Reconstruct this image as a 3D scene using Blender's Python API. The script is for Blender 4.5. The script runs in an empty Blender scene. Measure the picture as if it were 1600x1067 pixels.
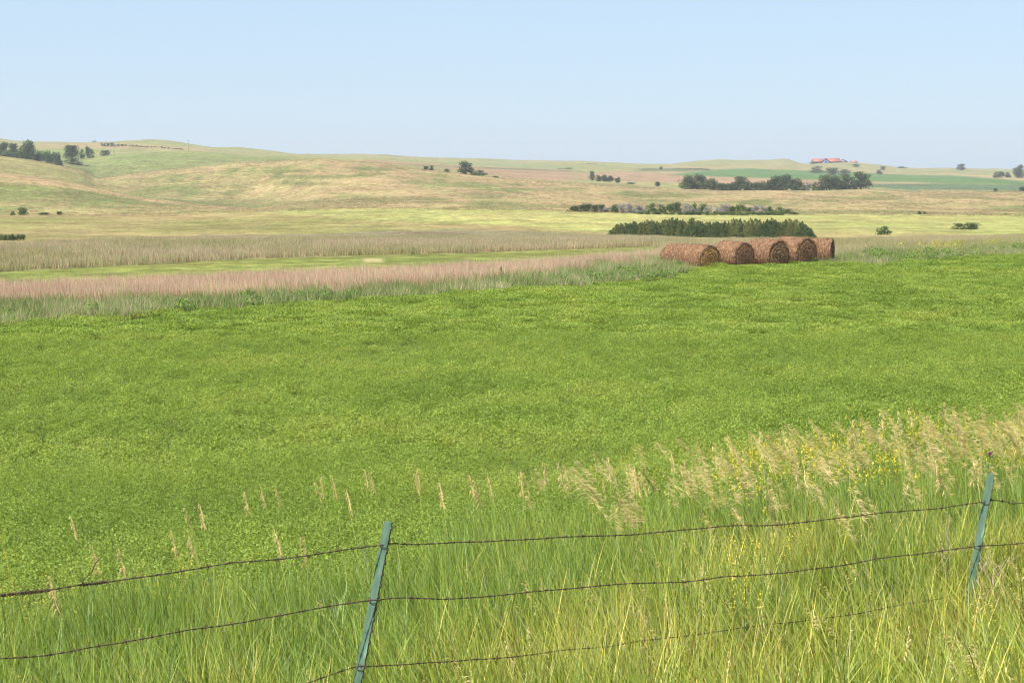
import bpy, math, random
import numpy as np
from mathutils import Vector, Matrix

random.seed(7)
RNG = np.random.default_rng(11)
scene = bpy.context.scene
R = math.radians
EYE = 6.0
PITCH = R(6.5)
FPX = 2444.0           # focal length in photo pixels (1600 wide): 55 mm on 36 mm

# ------------------------------------------------------------------ camera
cam_d = bpy.data.cameras.new("camera")
cam_d.lens = 55.0
cam_d.sensor_width = 36.0
cam_d.clip_start = 0.1
cam_d.clip_end = 30000
cam = bpy.data.objects.new("camera", cam_d)
scene.collection.objects.link(cam)
cam.location = (0, 0, EYE)
cam.rotation_euler = (R(90) - PITCH, 0, 0)
scene.camera = cam

# ------------------------------------------------------------------ world, sun, exposure
SUN_TO = Vector((-0.50, -0.60, 1.08)).normalized()     # towards the sun
world = bpy.data.worlds.new("World")
scene.world = world
world.use_nodes = True
wn = world.node_tree.nodes
wl = world.node_tree.links
sky = wn.new("ShaderNodeTexSky")
sky.sky_type = 'NISHITA'
sky.sun_disc = False
sky.sun_elevation = math.asin(SUN_TO.z)
sky.sun_rotation = math.atan2(SUN_TO.x, SUN_TO.y)
sky.altitude = 600
sky.air_density = 1.0
sky.dust_density = 0.6
sky.ozone_density = 5.0
# thin summer haze whitens the sky, most of all near the horizon
tcw = wn.new("ShaderNodeTexCoord"); sxyz = wn.new("ShaderNodeSeparateXYZ"); wl.new(tcw.outputs["Generated"], sxyz.inputs[0])
mrw = wn.new("ShaderNodeMapRange"); mrw.interpolation_type = 'SMOOTHSTEP'
mrw.inputs[1].default_value = 0.0; mrw.inputs[2].default_value = 0.6; mrw.inputs[3].default_value = 0.76; mrw.inputs[4].default_value = 0.12
wl.new(sxyz.outputs[2], mrw.inputs[0])
mxw = wn.new("ShaderNodeMix"); mxw.data_type = 'RGBA'; mxw.inputs[7].default_value = (3.72, 4.72, 5.8, 1)
wl.new(mrw.outputs[0], mxw.inputs[0]); wl.new(sky.outputs[0], mxw.inputs[6])
wl.new(mxw.outputs[2], wn["Background"].inputs[0])
wn["Background"].inputs[1].default_value = 0.08

sun_d = bpy.data.lights.new("sun", 'SUN')
sun_d.energy = 5.0
sun_d.angle = R(0.5)
sun_d.color = (1.0, 0.955, 0.88)
sun = bpy.data.objects.new("sun", sun_d)
scene.collection.objects.link(sun)
sun.rotation_euler = SUN_TO.to_track_quat('Z', 'Y').to_euler()
sun.location = (-20, -10, 40)

scene.view_settings.view_transform = 'Standard'
scene.view_settings.look = 'None'
scene.view_settings.exposure = 1.0
scene.view_settings.gamma = 1
scene.view_settings.use_curve_mapping = False
scene.render.engine = 'CYCLES'
scene.cycles.max_bounces = 6
scene.cycles.diffuse_bounces = 3
scene.cycles.transmission_bounces = 4
scene.cycles.volume_bounces = 0
scene.cycles.transparent_max_bounces = 8
scene.cycles.use_denoising = True
scene.cycles.pixel_filter_type = 'BLACKMAN_HARRIS'
scene.cycles.filter_width = 1.15

# ------------------------------------------------------------------ photo geometry helpers (survey of the place)
cp, sp = math.cos(PITCH), math.sin(PITCH)
def fall(py):                       # drop per metre of forward distance along the sight line through row py
    cy = (533.5 - np.asarray(py, float)) / FPX
    return (sp - cy * cp) / (cp + cy * sp)
def side(px, py):                   # sideways metres per metre forward
    cy = (533.5 - np.asarray(py, float)) / FPX
    return (np.asarray(px, float) - 800) / FPX / (cp + cy * sp)
def PT(px, py, y):                  # point at forward distance y
    return Vector((float(side(px, py)) * y, y, EYE - float(fall(py)) * y))
def project(x, y, z):
    x = np.asarray(x, float); y = np.asarray(y, float); z = np.asarray(z, float) - EYE
    dpt = y * cp - z * sp
    up = y * sp + z * cp
    return 800 + FPX * x / dpt, 533.5 - FPX * up / dpt

# ------------------------------------------------------------------ noise
_perm = np.random.default_rng(3).random((256, 256))
def vnoise(x, y):
    xi = np.floor(x).astype(int); yi = np.floor(y).astype(int)
    fx = x - xi; fy = y - yi
    fx = fx * fx * (3 - 2 * fx); fy = fy * fy * (3 - 2 * fy)
    a = _perm[xi & 255, yi & 255]; b = _perm[(xi + 1) & 255, yi & 255]
    c = _perm[xi & 255, (yi + 1) & 255]; d = _perm[(xi + 1) & 255, (yi + 1) & 255]
    return (a * (1 - fx) + b * fx) * (1 - fy) + (c * (1 - fx) + d * fx) * fy
def fbm(x, y, o=4):
    s = 0; a = 0.5; t = 0
    for k in range(o):
        s = s + a * vnoise(x * 2 ** k + 17.3 * k, y * 2 ** k + 5.1 * k); t += a; a *= 0.55
    return s / t
def smooth(e0, e1, v):
    t = np.clip((v - e0) / (e1 - e0), 0, 1)
    return t * t * (3 - 2 * t)

# ------------------------------------------------------------------ ground heights
def pchip(xs, ys, q):
    xs = np.asarray(xs, float); ys = np.asarray(ys, float)
    h = np.diff(xs); dl = np.diff(ys) / h
    m = np.zeros(len(xs))
    for i in range(1, len(xs) - 1):
        if dl[i - 1] * dl[i] > 0:
            w1 = 2 * h[i] + h[i - 1]; w2 = h[i] + 2 * h[i - 1]
            m[i] = (w1 + w2) / (w1 / dl[i - 1] + w2 / dl[i])
    m[0] = dl[0]; m[-1] = dl[-1]
    i = np.clip(np.searchsorted(xs, q) - 1, 0, len(h) - 1)
    t = (q - xs[i]) / h[i]
    return ((1 + 2 * t) * (1 - t) ** 2 * ys[i] + t * (1 - t) ** 2 * h[i] * m[i]
            + t * t * (3 - 2 * t) * ys[i + 1] + t * t * (t - 1) * h[i] * m[i + 1])

def I(px, *pairs):
    return np.interp(px, pairs[0::2], pairs[1::2])

def fence_s(x, y):                  # metres beyond the fence line
    return (np.asarray(y, float) - 0.647 * np.asarray(x, float) - 7.47) / 1.19
S_X = [-30, -12, -6.3, -3, 0, 4, 6, 9, 14, 22, 32, 42, 300]
S_Z = [4.9, 4.75, 4.4, 3.75, 3.05, 2.35, 2.0, 1.55, 0.95, 0.35, 0.05, 0, 0]
def near_z(x, y):
    s = np.clip(fence_s(x, y), -29.9, 299)
    z = pchip(S_X, S_Z, s.ravel()).reshape(s.shape)
    n = (fbm(np.asarray(x) * 0.35 + 9, np.asarray(y) * 0.35) - 0.5) * 0.14 + (fbm(np.asarray(x) * 0.06 + 3, np.asarray(y) * 0.06 + 40) - 0.5) * 0.35
    return z + n * smooth(52, 30, y)

SK = lambda x: I(x, -300,214, 0,217, 25,221, 60,223, 100,223.5, 150,223.5, 180,222.5, 200,220.5, 237,219, 270,221, 300,226.5, 335,231, 380,230.5,
                 400,233, 440,238, 470,242, 500,242, 560,241, 600,242, 640,245, 700,247, 760,248, 800,250.5, 850,251.5, 900,252, 950,254,
                 1000,256, 1050,256.5, 1085,253, 1125,249, 1150,250.5, 1200,250.5, 1225,248, 1233,249.5, 1248,255, 1262,257, 1280,255.5, 1330,254, 1370,257.5,
                 1400,262, 1440,263.5, 1480,263, 1520,264.5, 1600,265.5, 1900,266)
F0 = lambda x: I(x, 0,336, 200,336, 350,333, 500,328, 620,327, 800,329, 900,332, 1000,334, 1100,335.5, 1600,337)
P1 = lambda x: I(x, -300,255, 0,270, 50,275, 100,283, 150,296, 225,309, 325,321, 400,327, 450,318, 500,312, 600,310, 800,312, 1000,318, 1200,322, 1600,325)
V1 = lambda x: I(x, -300,262, 0,276, 50,281, 100,288, 150,299.5, 225,311, 325,320, 400,318, 450,305, 500,292, 600,290, 800,300, 1000,310, 1200,312, 1380,316, 1500,311, 1600,314)
P2 = lambda x: I(x, -300,230, 0,242, 50,249, 100,259, 130,268, 148,279, 156,280, 170,278, 200,273, 250,267, 300,263, 350,258, 400,254, 450,249.5, 500,248, 550,252,
                 600,256, 650,264, 712,270, 800,279, 875,285, 975,291, 1050,297, 1200,299, 1362,296, 1425,300, 1600,300)
V2 = lambda x: P2(x) + I(x, 0,5, 560,4, 700,2.5, 1600,2.5)
P3 = lambda x: I(x, -300,230, 0,238, 50,240, 100,244, 132,246, 175,242, 225,239, 300,237, 350,240.5, 400,246, 450,246, 500,248, 550,251, 600,255, 650,259,
                 700,264, 800,275, 900,282, 1000,288, 1100,292, 1200,294, 1600,293)
V3 = lambda x: I(x, -300,231, 0,237, 50,239, 100,242, 150,243.5, 225,240.5, 300,238.5, 350,242, 400,246, 500,247, 600,252, 700,261, 800,270, 1000,281, 1200,285, 1400,287, 1600,288)
P4 = lambda x: I(x, -300,224, 0,228, 100,230, 150,229, 200,228, 250,228, 300,232, 350,235, 400,240, 450,243, 500,246, 600,249, 700,256, 800,263, 900,266, 1000,270, 1100,272,
                 1200,275, 1400,279, 1600,281)
P5 = lambda x: np.where(x < 485, SK(x), I(x, 485,243.5, 500,245, 600,247, 700,251, 800,256, 900,258, 1000,262, 1100,263, 1200,265, 1400,272, 1600,275))
P6 = lambda x: np.where(x < 485, SK(x) + 8 * smooth(485, 380, x), SK(x))

UC = np.concatenate([np.linspace(-1.1, -0.46, 40, endpoint=False), np.linspace(-0.46, 0.46, 760, endpoint=False), np.linspace(0.46, 1.1, 41)])
DR = np.concatenate([np.linspace(54, 400, 170, endpoint=False), np.linspace(400, 1000, 130, endpoint=False), np.linspace(1000, 2700, 100, endpoint=False),
                     np.geomspace(2700, 5000, 10)])
def edge_y(u):                      # far edge of the alfalfa field
    u = np.clip(u, -0.6, 0.6)
    return 76.0 / (1 - 0.86 * u)
ZG = np.zeros((len(UC), len(DR)))
for i, u in enumerate(UC):
    px = 800 + u * FPX * 1.005
    px = min(max(px, -300), 1900)
    ey = float(edge_y(u))
    d = [54, ey, ey + 8, 140, 180, 224, 272, 340, 420, 560, 650, 820, 930, 1150, 1300, 1600, 2000, 2600, 3300, 5000]
    z = [0, 0, -0.12]
    for dd, py in ((140, 384.5), (180, 379), (224, 375), (272, 370), (340, 354)):
        z.append(EYE - dd * float(fall(py)))
    for dd, f in ((420, F0), (560, P1), (650, V1), (820, P2), (930, V2), (1150, P3), (1300, V3), (1600, P4), (2000, P5), (2600, P6)):
        z.append(EYE - dd * float(fall(float(f(px)))))
    z.append(z[-1] - 12); z.append(z[-1] - 20)
    ZG[i] = pchip(d, z, DR)
XX = UC[:, None] * DR[None, :]; YY = np.broadcast_to(DR[None, :], XX.shape)
_w = smooth(430, 600, YY) * (1 - .6 * np.exp(-((YY - 560) / 60) ** 2))
ZG = ZG + _w * ((fbm(XX / 60, YY / 90, 3) - 0.5) * 2.2 + (np.abs(fbm(XX / 35 + 50, YY / 160, 3) - 0.5) - 0.08) * 2.0)
ZG = ZG + smooth(58, 100, YY) * smooth(420, 200, YY) * (fbm(XX / 9, YY / 9, 3) - 0.5) * 0.25

def H(x, y):
    x = np.asarray(x, float); y = np.asarray(y, float)
    x, y = np.broadcast_arrays(x, y)
    zn = near_z(x, y)
    yy = np.maximum(y, 54)
    u = np.clip(x / yy, UC[0], UC[-1])
    iu = np.clip(np.searchsorted(UC, u) - 1, 0, len(UC) - 2)
    idd = np.clip(np.searchsorted(DR, yy) - 1, 0, len(DR) - 2)
    fu = (u - UC[iu]) / (UC[iu + 1] - UC[iu]); fd = (yy - DR[idd]) / (DR[idd + 1] - DR[idd])
    zf = (ZG[iu, idd] * (1 - fu) + ZG[iu + 1, idd] * fu) * (1 - fd) + (ZG[iu, idd + 1] * (1 - fu) + ZG[iu + 1, idd + 1] * fu) * fd
    return np.where(y < 54.5, zn, zf)

def find_d(px, py, dmin, dmax=2600):
    d = np.linspace(dmin, dmax, 900)
    u = float(side(px, py))
    _, q = project(u * d, d, H(u * d, d))
    k = np.argmax(q <= py)
    return float(d[k]) if q[k] <= py else dmax

# ------------------------------------------------------------------ object helpers
COL = scene.collection
def mesh_np(name, V, F, cols=None, smooth_shade=False, mats=None, midx=None):
    V = np.asarray(V, np.float32); F = np.asarray(F, np.int32)
    me = bpy.data.meshes.new(name)
    n = F.shape[1]
    me.vertices.add(len(V)); me.vertices.foreach_set("co", V.ravel())
    me.loops.add(F.size); me.loops.foreach_set("vertex_index", F.ravel())
    me.polygons.add(len(F)); me.polygons.foreach_set("loop_start", np.arange(len(F), dtype=np.int32) * n)
    try: me.polygons.foreach_set("loop_total", np.full(len(F), n, np.int32))
    except Exception: pass
    if smooth_shade: me.polygons.foreach_set("use_smooth", np.ones(len(F), bool))
    if midx is not None: me.polygons.foreach_set("material_index", np.asarray(midx, np.int32))
    me.update(calc_edges=True)
    if cols is not None:
        cols = np.asarray(cols, np.float32)
        dom = 'POINT' if len(cols) == len(V) else 'FACE'
        at = me.attributes.new("tone", 'FLOAT_COLOR', dom)
        if cols.shape[1] == 3: cols = np.concatenate([cols, np.ones((len(cols), 1), np.float32)], 1)
        at.data.foreach_set("color", cols.ravel())
    for m in (mats or []): me.materials.append(m)
    return me
def link(name, me, parent=None, loc=None, rot=None, scale=None, **props):
    o = bpy.data.objects.new(name, me)
    COL.objects.link(o)
    if parent: o.parent = parent
    if loc is not None: o.location = loc
    if rot is not None: o.rotation_euler = rot
    if scale is not None: o.scale = scale
    for k, v in props.items(): o[k] = v
    return o
def dup(o, name=None):
    c = o.copy(); COL.objects.link(c)
    for ch in o.children:
        cc = ch.copy(); COL.objects.link(cc); cc.parent = c
        for g in ch.children:
            gg = g.copy(); COL.objects.link(gg); gg.parent = cc
    return c

# ------------------------------------------------------------------ materials
def nt(name):
    m = bpy.data.materials.new(name); m.use_nodes = True
    n = m.node_tree.nodes; n.clear()
    return m, n, m.node_tree.links
def foliage_mat(name, c1, c2, c3=None, trans=0.35, rough=0.55, world_scale=0.35, spec=0.25, attr=True, rnd=0.5, wamt=0.6):
    """leaf colour: attribute tone multiplies, per-plant random and world-space patches choose between shades"""
    m, n, l = nt(name)
    out = n.new("ShaderNodeOutputMaterial")
    info = n.new("ShaderNodeObjectInfo")
    geo = n.new("ShaderNodeNewGeometry")
    noi = n.new("ShaderNodeTexNoise"); noi.inputs["Scale"].default_value = world_scale; noi.inputs["Detail"].default_value = 4
    l.new(geo.outputs["Position"], noi.inputs["Vector"])
    mr = n.new("ShaderNodeMapRange"); mr.inputs[1].default_value = 0.35; mr.inputs[2].default_value = 0.65
    l.new(noi.outputs["Fac"], mr.inputs[0])
    a = n.new("ShaderNodeMath"); a.operation = 'MULTIPLY'; a.inputs[1].default_value = wamt; l.new(mr.outputs[0], a.inputs[0])
    b = n.new("ShaderNodeMath"); b.operation = 'MULTIPLY_ADD'; b.inputs[1].default_value = rnd; l.new(info.outputs["Random"], b.inputs[0]); l.new(a.outputs[0], b.inputs[2])
    ramp = n.new("ShaderNodeValToRGB")
    ramp.color_ramp.elements[0].position = 0.1; ramp.color_ramp.elements[0].color = (*c1, 1)
    ramp.color_ramp.elements[1].position = 0.95; ramp.color_ramp.elements[1].color = (*(c3 or c2), 1)
    if c3:
        e = ramp.color_ramp.elements.new(0.55); e.color = (*c2, 1)
    l.new(b.outputs[0], ramp.inputs[0])
    col = ramp.outputs[0]
    if attr:
        at = n.new("ShaderNodeAttribute"); at.attribute_name = "tone"
        mx = n.new("ShaderNodeMix"); mx.data_type = 'RGBA'; mx.blend_type = 'MULTIPLY'; mx.inputs[0].default_value = 1
        l.new(col, mx.inputs[6]); l.new(at.outputs["Color"], mx.inputs[7]); col = mx.outputs[2]
    p = n.new("ShaderNodeBsdfPrincipled")
    p.inputs["Roughness"].default_value = rough
    p.inputs["Specular IOR Level"].default_value = spec
    l.new(col, p.inputs["Base Color"])
    if trans > 0:
        tr = n.new("ShaderNodeBsdfTranslucent")
        hs = n.new("ShaderNodeHueSaturation"); hs.inputs["Hue"].default_value = 0.49; hs.inputs["Saturation"].default_value = 1.1; hs.inputs["Value"].default_value = 1.3
        l.new(col, hs.inputs["Color"]); l.new(hs.outputs[0], tr.inputs["Color"])
        ms = n.new("ShaderNodeMixShader"); ms.inputs[0].default_value = trans
        l.new(p.outputs[0], ms.inputs[1]); l.new(tr.outputs[0], ms.inputs[2]); l.new(ms.outputs[0], out.inputs[0])
    else:
        l.new(p.outputs[0], out.inputs[0])
    return m

def ground_mat(name):
    m, n, l = nt(name)
    out = n.new("ShaderNodeOutputMaterial"); p = n.new("ShaderNodeBsdfPrincipled")
    p.inputs["Roughness"].default_value = 0.95; p.inputs["Specular IOR Level"].default_value = 0.05
    at = n.new("ShaderNodeAttribute"); at.attribute_name = "tone"
    geo = n.new("ShaderNodeNewGeometry")
    col = at.outputs["Color"]
    bumpin = None
    for sc, lo, hi, det in ((0.02, 0.85, 1.15, 5), (0.10, 0.76, 1.24, 6), (0.32, 0.68, 1.32, 6), (0.9, 0.6, 1.4, 6), (5.0, 0.75, 1.22, 4)):
        noi = n.new("ShaderNodeTexNoise"); noi.inputs["Scale"].default_value = sc; noi.inputs["Detail"].default_value = det; noi.inputs["Roughness"].default_value = 0.62
        l.new(geo.outputs["Position"], noi.inputs["Vector"])
        mr = n.new("ShaderNodeMapRange"); mr.inputs[1].default_value = 0.3; mr.inputs[2].default_value = 0.7; mr.inputs[3].default_value = lo; mr.inputs[4].default_value = hi
        l.new(noi.outputs["Fac"], mr.inputs[0])
        mx = n.new("ShaderNodeMix"); mx.data_type = 'RGBA'; mx.blend_type = 'MULTIPLY'; mx.inputs[0].default_value = 1
        l.new(col, mx.inputs[6]); l.new(mr.outputs[0], mx.inputs[7]); col = mx.outputs[2]
        bumpin = noi.outputs["Fac"] if sc == 0.9 else bumpin
    # warm straw / green flecks
    noi = n.new("ShaderNodeTexNoise"); noi.inputs["Scale"].default_value = 0.055; noi.inputs["Detail"].default_value = 9; noi.inputs["Roughness"].default_value = 0.72
    l.new(geo.outputs["Position"], noi.inputs["Vector"])
    mr = n.new("ShaderNodeMapRange"); mr.inputs[1].default_value = 0.42; mr.inputs[2].default_value = 0.62; mr.inputs[3].default_value = 0.0; mr.inputs[4].default_value = 1
    l.new(noi.outputs["Fac"], mr.inputs[0])
    tint = n.new("ShaderNodeMix"); tint.data_type = 'RGBA'; tint.inputs[6].default_value = (0.93, 1.04, 0.88, 1); tint.inputs[7].default_value = (1.05, 0.99, 1.0, 1)
    l.new(mr.outputs[0], tint.inputs[0])
    mx = n.new("ShaderNodeMix"); mx.data_type = 'RGBA'; mx.blend_type = 'MULTIPLY'; mx.inputs[0].default_value = 0.9
    l.new(col, mx.inputs[6]); l.new(tint.outputs[2], mx.inputs[7]); col = mx.outputs[2]
    l.new(col, p.inputs["Base Color"])
    bp = n.new("ShaderNodeBump"); bp.inputs["Strength"].default_value = 0.5; bp.inputs["Distance"].default_value = 0.5
    l.new(bumpin, bp.inputs["Height"]); l.new(bp.outputs[0], p.inputs["Normal"])
    l.new(p.outputs[0], out.inputs[0])
    return m
M_GROUND = ground_mat("ground_cover")

def plain_mat(name, c, rough=0.7, spec=0.2, metal=0.0, noise=None):
    m, n, l = nt(name)
    out = n.new("ShaderNodeOutputMaterial"); p = n.new("ShaderNodeBsdfPrincipled")
    p.inputs["Roughness"].default_value = rough; p.inputs["Specular IOR Level"].default_value = spec; p.inputs["Metallic"].default_value = metal
    p.inputs["Base Color"].default_value = (*c, 1)
    if noise:
        sc, c2 = noise
        tc = n.new("ShaderNodeTexCoord"); noi = n.new("ShaderNodeTexNoise"); noi.inputs["Scale"].default_value = sc; noi.inputs["Detail"].default_value = 5
        l.new(tc.outputs["Object"], noi.inputs["Vector"])
        r = n.new("ShaderNodeValToRGB"); r.color_ramp.elements[0].position = 0.38; r.color_ramp.elements[1].position = 0.64
        r.color_ramp.elements[0].color = (*c, 1); r.color_ramp.elements[1].color = (*c2, 1)
        l.new(noi.outputs["Fac"], r.inputs[0]); l.new(r.outputs[0], p.inputs["Base Color"])
    l.new(p.outputs[0], out.inputs[0])
    return m

# ------------------------------------------------------------------ the cover of the land: colour by field (plan boundaries surveyed from the photo)
C = lambda *v: np.array(v, float)
TAN = C(.275, .20, .105); HGREEN = C(.145, .148, .055); PALE = C(.235, .215, .085); BOWL = C(.140, .152, .058)
YGREEN = C(.20, .175, .066); STRAW = C(.265, .195, .095); PINKF = C(.245, .158, .098); CROP = C(.088, .140, .045); BCROP = C(.080, .115, .060)
GREYB = C(.17, .14, .08); STRIP = C(.152, .162, .045); SOIL = C(.11, .125, .04)
def land_colour(x, y, z):
    px, py = project(x, y, z)
    n1 = fbm(x / 30, y / 55, 5); n2 = fbm(x / 9 + 31, y / 22, 4); n3 = fbm(x / 140 + 7, y / 200 + 3, 3)
    px = px + (n1 - .5) * 10; py0 = py; py = py + (n2 - .5) * 2.0
    c = np.zeros(x.shape + (3,))
    c[:] = GREYB
    def put(w, col):
        c[:] = c * (1 - w[..., None]) + col * w[..., None]
    def band(x0, x1, top, bot, col, s=1.5, sx=20, amt=1.0, dmin=0, dmax=1e9):
        t = I(px, *top) if hasattr(top, '__len__') else top; b = I(px, *bot) if hasattr(bot, '__len__') else bot
        w = smooth(t - s, t + s, py) * smooth(b + s, b - s, py) * smooth(x0 - sx, x0 + sx, px) * smooth(x1 + sx, x1 - sx, px) * amt
        w = w * (y > dmin) * (y < dmax)
        put(w, col)
    # hills
    far = smooth(405, 432, y)
    hill = HGREEN + (TAN - HGREEN) * (smooth(0.36, 0.56, 0.5 * n1 + 0.5 * n2) * (.55 + .45 * smooth(300, 620, px)))[..., None]
    put(far, hill)
    # broad character: tan on the middle and near-left hill, greener farther
    g = smooth(.40, .62, n3)
    put(far * smooth(820, 1100, y) * 0.55, BOWL * 1.15 + TAN * 0.15)
    band(-200, 460, 200, (0,245, 140,262, 160,276, 200,270, 300,261, 400,252), BOWL * 1.1, 3, 30, .85, 860, 1250)
    band(100, 420, (100,255, 200,258, 400,262), 282, BOWL * .9, 6, 30, .6, 830, 1150)
    band(60, 330, (60,222, 200,224, 330,232), (60,232, 200,233, 330,238), TAN * .95, 2, 20, .8, 1300)
    band(40, 150, 234, 243, C(.15, .185, .05), 2, 20, .8, 1000, 1800)
    band(-200, 420, (0,270, 100,283, 225,309, 400,327), (0,284, 100,293, 225,315, 400,331), C(.31, .215, .12), 3, 40, .8, 430, 620)
    band(-200, 150, (0,244, 100,262, 150,280), (0,268, 100,282, 150,296), PALE * .95, 4, 30, .5, 650, 850)
    band(60, 430, (60,280, 150,299, 225,310, 400,321), (60,290, 150,300, 400,333), HGREEN * 1.0, 2, 30, .65, 575, 760)
    band(150, 560, (150,276, 200,271, 300,261, 400,252, 560,250), (150,284, 200,279, 300,269, 400,260, 560,258), C(.30, .21, .12), 2, 30, .6, 735, 900)
    band(-200, 120, (0,246, 60,254, 120,266), (0,254, 60,262, 120,272), C(.24, .20, .09), 2, 30, .5, 650, 850)
    for (ax, ay, rx, ry, k) in ((455, 268, 45, 2.6, .7), (485, 277, 60, 3.6, .85), (470, 286, 50, 4, .7), (590, 264, 60, 3, .35), (120, 301, 30, 3, .75), (60, 305, 45, 6, .5), (160, 312, 60, 8, .45),
                                (740, 303, 26, 3, .7), (660, 311, 50, 3.5, .55), (590, 313, 50, 4, .45), (780, 322, 60, 4, .45), (380, 318, 130, 6, .4), (270, 300, 60, 8, .35),
                                (1180, 316, 26, 3.4, .8), (870, 295, 60, 3, .5), (1380, 310, 35, 4, .6), (1500, 306, 60, 6, .5), (560, 325, 50, 3, .4), (360, 264, 14, 1.5, .6), (375, 293, 14, 1.5, .5),
                                (620, 286, 26, 2, .4), (700, 290, 70, 4, .25), (1000, 303, 60, 3, .4)):
        r = ((px - ax) / rx) ** 2 + ((py - ay) / ry) ** 2
        put(smooth(1.3, .5, r + (n1 - .5) * 1.2) * k * far, HGREEN * .8)
    for (ax, ay, rx, ry, k) in ((860, 312, 90, 9, .7), (640, 300, 120, 9, .35), (420, 297, 90, 7, .5), (560, 283, 90, 6, .5), (930, 318, 60, 6, .6), (1250, 306, 160, 4, .6), (1330, 325, 120, 6, .6), (1560, 318, 70, 5, .45), (560, 320, 120, 5, .4), (300, 270, 60, 4, .35)):
        r = ((px - ax) / rx) ** 2 + ((py - ay) / ry) ** 2
        put(smooth(1.3, .2, r + (n2 - .5) * 1.0) * k * far, TAN * 1.06)
    # distant fields
    band(560, 900, (560,250, 700,257, 900,265), (560,254, 640,259, 700,264, 800,279, 900,284), PINKF, 1.5, 20, .95, 900)
    band(900, 1470, (900,272, 960,268, 1050,270, 1130,272, 1250,280, 1470,287), (900,281, 1050,286, 1300,291, 1470,294), PINKF * 1.05, 1.2, 25, .95, 900)
    band(690, 910, (690,253, 800,256, 910,262), (690,256, 800,262, 910,266), C(.17, .20, .09), 1, 15, .8, 900)
    band(640, 900, (640,257, 760,262, 900,267), (640,258.5, 760,264, 900,268.5), C(.085, .11, .05), .8, 15, .8, 900)
    band(1050, 1900, (1050,273, 1110,266, 1165,263, 1300,268, 1400,272, 1500,274, 1600,279), (1050,274, 1200,279, 1350,284, 1600,289), CROP, 1.2, 12, 1, 1000)
    band(1340, 1900, (1340,286, 1600,289), (1340,291, 1420,297, 1600,299), BCROP, 1.2, 12, .95, 900)
    band(1350, 1450, 284.5, 288, TAN, 1, 20, .6, 900)
    band(1480, 1900, (1480,272, 1540,275, 1600,278), (1480,274, 1540,278, 1600,283), TAN * 1.05, 1, 15, .9, 1000)
    band(1040, 1500, (1040,260, 1240,262, 1400,270, 1500,272), (1040,266, 1165,263, 1300,268, 1400,273, 1500,275), TAN * .85 + BOWL * .15, 1.2, 20, .8, 1000)
    band(1000, 1110, (1000,263, 1110,264), (1000,268, 1110,267), C(.065,.08,.04), 1, 12, .8, 1000)
    # flats between field and hills
    flat = (y < 428) & (y > 54)
    def fb(*a, **k): band(*a, **k, dmax=428)
    w_right = smooth(380, 700, px)
    fb(-900, 2400, 320, 395, YGREEN)
    put(flat * smooth(.42, .62, n1) * .6 * smooth(390, 384, py), STRAW * .85)
    fb(-900, 2400, (0,362, 300,364, 500,366), (0,366, 300,368, 500,369), STRAW, s=2, amt=.7)
    fb(-900, 900, (0,335, 300,334, 500,336), (0,341, 300,341, 500,339, 700,336), STRAW * .9, s=2, amt=.7)
    fb(430, 2600, (430,329, 700,322), (430,334, 560,341, 800,352, 1000,372, 1300,374, 2000,374), C(.262, .245, .09), s=3, sx=60, amt=.97)
    fb(600, 1500, (600,347, 800,356, 1000,364), (600,351, 800,361, 1000,368, 1300,372), STRAW * .95, s=2, sx=60, amt=.6)
    fb(-900, 1040, (0,380, 400,369, 700,358, 950,366, 1040,373), 1000, GREYB * 1.05, s=2)
    put(flat * smooth(0, 900, px) * 0, GREYB)
    fb(-900, 1100, (0,425, 200,414, 400,404, 600,399, 800,393, 1000,386), (0,452, 400,432, 800,412, 1000,398), STRIP, s=1.2)
    fb(570, 600, 404, 411, C(.32,.26,.13), s=1.5, sx=6, amt=1)
    fb(1040, 2600, (1040,372, 1300,372, 1600,366), 1000, STRAW * .55 + GREYB * .3, s=2, amt=.95)
    # alfalfa field floor
    eb = edge_y(x / np.maximum(y, 1)) + (n2 - .5) * 3
    put(smooth(eb + .6, eb - .6, y) * 1.0, SOIL + (C(.15, .14, .06) - SOIL) * smooth(.6, .8, n2)[..., None] * .4)
    var = (0.85 + 0.3 * fbm(x / 18 + 5, y / 30, 4))
    return np.clip(c * var[..., None], 0.01, 0.9)

# near sheet (roadside bank and the near part of the field) and far sheet joined at y = 54
gx = np.linspace(-60, 60, 301); gy = np.linspace(-24, 54, 196)
GX, GY = np.meshgrid(gx, gy, indexing='ij')
GZ = near_z(GX, GY)
def grid_faces(a, b):
    i = np.arange(a * b).reshape(a, b)
    return np.stack([i[:-1, :-1].ravel(), i[1:, :-1].ravel(), i[1:, 1:].ravel(), i[:-1, 1:].ravel()], 1)
ncol = np.zeros(GX.shape + (3,)); ncol[:] = C(.07, .085, .03)
_s = fence_s(GX, GY)
ncol[:] = ncol * smooth(3, 7, _s)[..., None] + C(.11, .115, .04) * smooth(7, 3, _s)[..., None]
me = mesh_np("ground", np.stack([GX, GY, GZ], -1).reshape(-1, 3), grid_faces(*GX.shape), ncol.reshape(-1, 3), True, [M_GROUND])
link("ground", me, kind="structure")
me = mesh_np("hills", np.stack([XX, YY, ZG], -1).reshape(-1, 3), grid_faces(*XX.shape), land_colour(XX, YY, ZG).reshape(-1, 3), True, [M_GROUND])
link("hills", me, kind="structure")

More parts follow.
